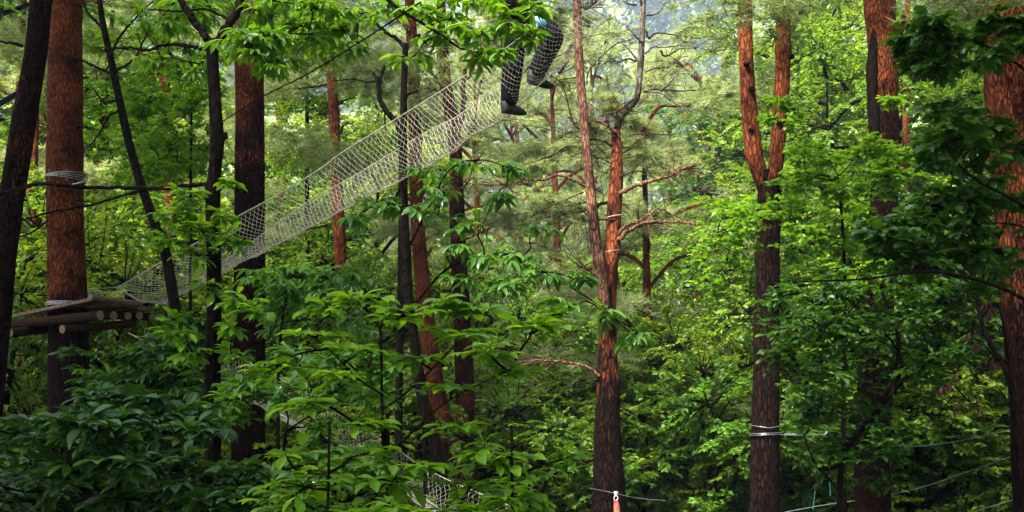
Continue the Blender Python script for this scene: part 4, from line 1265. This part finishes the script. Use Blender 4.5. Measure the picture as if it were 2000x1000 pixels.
for a, b, lab in (((325, 583, 12.4), (332, 628, 12.4), 'thin upright tie rope under the lower end of the net bridge, left of the pair'), ((336, 583, 12.4), (338, 622, 12.4), 'thin upright tie rope under the lower end of the net bridge, right of the pair'),
                  ((302, 618, 12.55), (352, 638, 12.4), 'short tie rope from the platform corner to the descending net'), ((165, 565, 12.4), (240, 561, 12.2), 'upper of two stay ropes from the orange-barked pine to the net bridge tip'),
                  ((160, 575, 12.4), (236, 572, 12.3), 'lower of two stay ropes from the orange-barked pine to the net bridge tip')):
    mb = MB()
    tube(mb, [P(*a), P(*b)], [.0045, .0045], 5, 4)
    tag(mb.build('tie_rope', M['wire'], smooth=True), lab, 'rope')


def cable(pts, r, mat, label, name='cable'):
    mb = MB()
    c = catmull([P(*p) for p in pts], 30)
    tube(mb, c, [r, r], 5, 30)
    return tag(mb.build(name, M[mat], smooth=True), label, 'cable')


cable([(1525, 849, 12.9), (1560, 850, 12.7), (1615, 848, 12.4), (1690, 850, 12.1)], .003, 'steel', 'taut steel cable running right from the band on the forked pine')
cable([(1735, 870, 11.9), (1800, 871, 11.2), (1880, 860, 10.4), (1990, 836, 9.3)], .0035, 'wire', 'upper pale cable sagging from the scarred pine to the right-hand pine')
cable([(1740, 965, 11.9), (1800, 952, 11.3), (1880, 925, 10.5), (1990, 886, 9.4)], .0035, 'wire', 'middle pale cable rising from the scarred pine to the right-hand pine')
cable([(1520, 1003, 12.9), (1600, 988, 12.5), (1670, 978, 12.1)], .0035, 'wire', 'low pale cable between the forked pine and the scarred pine')
cable([(1900, 1000, 10.0), (1950, 985, 9.6), (1995, 972, 9.2)], .0035, 'wire', 'lowest pale cable at the bottom right corner')
cable([(1150, 953, 13.5), (1195, 962, 13.2), (1240, 972, 13.2), (1300, 978, 13.2)], .0015, 'wire', 'thin cable passing in front of the bare pine foot')
mb = MB()
for yy_, ry, dd in ((836, -.035, 0), (846, .0, 0), (849, .0, 0)):
    th = np.linspace(0, 2 * np.pi, 30)
    c0 = P(1495, yy_, 13.2)
    tube(mb, np.stack([c0[0] + .185 * np.cos(th), c0[1] + .185 * np.sin(th), c0[2] + (.03 * np.abs(np.cos(th)) if ry else .008 * np.cos(th))], -1), [.004, .004], 5, 40)
for i in range(6):
    c0 = P(1533 + i * 4, 849, 12.9)
    tube(mb, [c0 - (.008, 0, 0), c0 + (.008, 0, 0)], [.013, .013], 6, 2)
c0 = P(1614, 847, 12.4)
tube(mb, [c0 - (.012, 0, .015), c0 + (.012, 0, .02)], [.02, .022], 6, 2)
tag(mb.build('cable_band', M['steel'], smooth=True), 'steel cable band with clamps round the dark lower trunk of the forked pine', 'cable')
for yy_ in (424, 492):
    mb = MB()
    th = np.linspace(0, 2 * np.pi, 24)
    c0 = P(1199 if yy_ < 450 else 1194, yy_, 14.5)
    tube(mb, np.stack([c0[0] + .115 * np.cos(th), c0[1] + .115 * np.sin(th), c0[2] + .02 * np.cos(th)], -1), [.005, .005], 5, 30)
    tag(mb.build('wire_loop', M['rope'], smooth=True), 'pale wire loop round the bare pine, %s' % ('just below its big right-hand limb' if yy_ < 450 else 'lower of the two near the stem fork'), 'wire')
# pulley with strap
pu = empty('hanging_pulley', P(1203, 962, 13.1), 'small silver pulley with red sleeve and orange strap hanging before the bare pine', 'pulley')
pl = np.array(pu.location)
mb = MB()
tube(mb, [P(1203, 959.5, 13.1), P(1203, 965, 13.1)], [.026, .026], 10, 2)
tube(mb, [P(1203, 965, 13.1), P(1203, 969, 13.1)], [.02, .012], 10, 2)
mb.build('pulley_wheel', M['silver'], pu, loc=pl)
mb = MB()
th = np.linspace(0, 2 * np.pi, 14)
c0 = P(1203, 973, 13.08)
tube(mb, np.stack([c0[0] + .022 * np.cos(th), c0[1] + 0 * th, c0[2] + .03 * np.sin(th)], -1), [.006, .006], 6, 24)
mb.build('carabiner', M['silver'], pu, smooth=True, loc=pl)
mb = MB()
tube(mb, [P(1203, 977, 13.1), P(1203, 981, 13.1)], [.028, .028], 10, 2)
mb.build('sleeve', M['red'], pu, loc=pl)
mb = MB()
tube(mb, [P(1204, 981, 13.1), P(1205, 1000, 13.1), P(1206, 1040, 13.1)], [.03, .04, .045], 8, 8)
mb.build('strap', M['strap'], pu, loc=pl)
for a, b, lab in (((1592, 958, 11.0), (1588, 995, 11.0), 'faint thin teal cord dangling in the dark, the longer left one of two'), ((1620, 930, 11.0), (1622, 968, 11.0), 'faint teal cord dangling in the dark, the thicker right one of two')):
    mb = MB()
    tube(mb, [P(*a), P(*b)], [.004, .007], 6, 4)
    tag(mb.build('hanging_rope', M['teal'], smooth=True), lab, 'rope')



# ------------------------------------------------------------------ the climber
def skin_mesh(name, verts, edges, radii, mat, parent, base, root=0, sub=2):
    me = bpy.data.meshes.new(name)
    me.from_pydata([tuple(np.asarray(v) - base) for v in verts], edges, [])
    me.materials.append(mat)
    o = bpy.data.objects.new(name, me)
    COL.objects.link(o)
    o.parent = parent
    sk = o.modifiers.new('skin', 'SKIN')
    sk.use_smooth_shade = True
    for i, r in enumerate(radii):
        r = r if isinstance(r, tuple) else (r, r)
        me.skin_vertices[0].data[i].radius = r
        me.skin_vertices[0].data[i].use_root = (i == root)
    ss = o.modifiers.new('sub', 'SUBSURF')
    ss.levels = ss.render_levels = sub
    return o


fA = P(993, 206, 8.75)
pel = P(1009, -14, 8.75)
man = empty('person', fA, 'person in black trousers stepping up inside the net bridge, feet wide apart', 'person')
mbase = np.array(man.location)
hipA, kneeA, ankA = P(1000, 12, 8.86), P(1002, 108, 8.9), P(994, 203, 9.0)
hipB, kneeB, ankB = P(1026, 22, 8.76), P(1080, 70, 8.66), P(1046, 147, 8.74)
chest = pel + (.12, .0, .40)
neck = pel + (.17, .0, .56)
head = pel + (.21, .0, .68)
shA, shB = chest + (-.02, .19, .08), chest + (.02, -.19, .08)
elA, elB = shA + (.18, .12, -.2), shB + (.2, -.1, -.2)
wrA, wrB = elA + (.22, .05, .02), elB + (.22, -.04, .02)
BV = [pel, hipA, kneeA, ankA, hipB, kneeB, ankB, chest, neck, head, head + (.01, 0, .13), shA, elA, wrA, shB, elB, wrB, pel + (.06, 0, .2)]
BE = [(0, 1), (1, 2), (2, 3), (0, 4), (4, 5), (5, 6), (0, 17), (17, 7), (7, 8), (8, 9), (9, 10), (7, 11), (11, 12), (12, 13), (7, 14), (14, 15), (15, 16)]
BRd = [.11, .075, .05, .035, .075, .05, .035, .13, .055, .085, .06, .055, .04, .028, .055, .04, .028, .11]
hands = []
for w_, s in ((wrA, 1), (wrB, -1)):
    i0 = len(BV)
    BV.append(w_ + (.07, 0, .0)); BRd.append((.035, .02)); BE.append((13 if s > 0 else 16, i0))
    for k in range(4):
        a = w_ + (.10, (k - 1.5) * .02, .0)
        BV += [a, a + (.035, 0, -.02), a + (.03, 0, -.05)]
        BRd += [.009, .009, .008]
        n0 = len(BV) - 3
        BE += [(i0, n0), (n0, n0 + 1), (n0 + 1, n0 + 2)]
    BV += [w_ + (.06, s * -.035, -.01), w_ + (.09, s * -.04, -.035)]
    BRd += [.01, .009]
    n0 = len(BV) - 2
    BE += [(i0, n0), (n0, n0 + 1)]
skin_mesh('body', BV, BE, BRd, M['skin'], man, mbase)
m1 = (hipA + kneeA) / 2
m2 = kneeA * .45 + ankA * .55
q1 = (hipB + kneeB) / 2
q2 = kneeB * .5 + ankB * .5
TV = [pel + (.02, 0, .06), pel, hipA, m1, kneeA, m2, ankA + (0, 0, -.03), hipB, q1, kneeB, q2, ankB + (-.01, 0, -.03), kneeA + (.0, 0, -.1), kneeB * .85 + ankB * .15 + (0.01, 0, 0)]
TE = [(0, 1), (1, 2), (2, 3), (3, 4), (4, 12), (12, 5), (5, 6), (1, 7), (7, 8), (8, 9), (9, 13), (13, 10), (10, 11)]
TR = [.16, .17, .135, .112, .10, .09, .078, .135, .115, .112, .09, .078, .098, .108]
skin_mesh('trousers', TV, TE, TR, M['cloth'], man, mbase, root=1)
JV = [pel + (.02, 0, .05), pel + (.06, 0, .2), chest, neck + (-.01, 0, -.05), shA, elA, wrA, shB, elB, wrB]
JE = [(0, 1), (1, 2), (2, 3), (2, 4), (4, 5), (5, 6), (2, 7), (7, 8), (8, 9)]
skin_mesh('jacket', JV, JE, [.135, .14, .155, .07, .075, .055, .042, .075, .055, .042], M['jacket'], man, mbase, root=2)


def shoe(ank, toe_dir, name='shoe'):
    mb = MB()
    f = unit(np.array(toe_dir, float))
    sd = unit(np.cross(f, (0, 0, 1.0)))
    up = np.cross(sd, f)
    # stations along the foot: distance, half width, sole height, top height
    st = [(-.075, .012, -.07, -.03), (-.07, .032, -.085, .03), (-.03, .038, -.088, .05), (.02, .04, -.086, .045), (.06, .043, -.086, -.005), (.11, .046, -.086, -.03), (.155, .042, -.084, -.045), (.18, .028, -.078, -.055), (.19, .01, -.072, -.062)]
    k = 14
    th = np.linspace(0, 2 * np.pi, k, endpoint=False)
    vs = []
    for d_, w_, z0, z1 in st:
        cz, hz_ = (z0 + z1) / 2, (z1 - z0) / 2
        cx = np.sign(np.cos(th)) * np.abs(np.cos(th)) ** .7
        sy = np.sign(np.sin(th)) * np.abs(np.sin(th)) ** .7
        vs.append(ank + f * d_ + sd * (w_ * cx)[:, None] + up * (cz + hz_ * sy)[:, None])
    V = np.vstack(vs)
    i = np.arange(len(st) - 1)[:, None] * k
    j = np.arange(k)[None, :]
    F = np.stack([i + j, i + (j + 1) % k, i + k + (j + 1) % k, i + k + j], -1).reshape(-1, 4)
    mb.add(V, [F, np.arange(k)[None, ::-1], (np.arange(k) + (len(st) - 1) * k)[None, :]])
    mb.build(name, M['shoe'], man, smooth=True, loc=mbase)


shoe(ankA, (.72, .68, .1))
shoe(ankB, (.78, .62, .0))
# face, helmet, harness, pouch
mb = MB()
fc = head + (.09, 0, .03)
tube(mb, [fc + (-.01, 0, .04), fc + (.02, 0, .0), fc + (.005, 0, -.01)], [.008, .015, .006], 8, 6)
for s in (-1, 1):
    tube(mb, [head + (0, s * .085, .0), head + (0.01, s * .1, .03)], [.02, .012], 8, 3)
mb.build('nose_and_ears', M['skin'], man, smooth=True, loc=mbase)
mb = MB()
for s in (-1, 1):
    tube(mb, [fc + (-.012, s * .032, .042), fc + (-.004, s * .032, .042)], [.013, .007], 8, 3)
tube(mb, [fc + (-.012, -.025, -.035), fc + (-.004, 0, -.038), fc + (-.012, .025, -.035)], [.006, .006], 6, 5)
mb.build('eyes_and_mouth', M['hair'], man, smooth=True, loc=mbase)
mb = MB()
th = np.linspace(0, np.pi / 2, 7)
cc = head + (-.01, 0, .06)
tube(mb, [cc + (0, 0, .125 * math.sin(a)) for a in th], [.125 * math.cos(a) + .003 for a in th], 18, 7)
mb.build('helmet', M['blue'], man, smooth=True, loc=mbase)
mb = MB()
th = np.linspace(0, 2 * np.pi, 22)
for c0, r_, nrm_ in ((pel + (.02, 0, .07), .145, None),):
    tube(mb, np.stack([c0[0] + r_ * np.cos(th), c0[1] + r_ * .95 * np.sin(th), c0[2] + 0 * th], -1), [.02, .02], 6, 30)
mb.build('harness_belt', M['shoe'], man, smooth=True, loc=mbase)
mb = MB()
tube(mb, [P(985, 0, 8.6), P(984, 25, 8.6), P(990, 50, 8.62)], [.012, .012], 6, 6)
mb.build('gear_loop', M['shoe'], man, smooth=True, loc=mbase)
mb = MB()
tube(mb, [pel + (.1, -.12, .07), pel + (.22, -.16, .2), pel + (.3, -.2, .5)], [.008, .008], 6, 8)
mb.build('lanyard', M['shoe'], man, smooth=True, loc=mbase)
mb = MB()
tube(mb, [P(1046, 36, 8.5), P(1056, 41, 8.48), P(1066, 46, 8.5)], [.02, .036, .02], 10, 8)
tube(mb, [P(1051, 42, 8.5), P(1050, 52, 8.5)], [.022, .012], 8, 4)
mb.build('pouch', M['blue'], man, smooth=True, loc=mbase)

# ------------------------------------------------------------------ haze
bpy.ops.mesh.primitive_cube_add(size=1, location=(0, 420, 170))
hz = bpy.context.object
hz.name = 'haze'
hz.scale = (1440, 1000, 470)
hz.location = (0, 420, 222)
hm, hnt, hout = new_mat('haze_air')
pv = N(hnt, 'ShaderNodeVolumePrincipled')
pv.inputs['Color'].default_value = (.62, .76, 1.0, 1)
pv.inputs['Density'].default_value = .0007
pv.inputs['Anisotropy'].default_value = .3
hnt.links.new(pv.outputs[0], hout.inputs['Volume'])
hz.data.materials.append(hm)
tag(hz, 'pale blue haze filling the valley air', 'haze', kind='stuff')
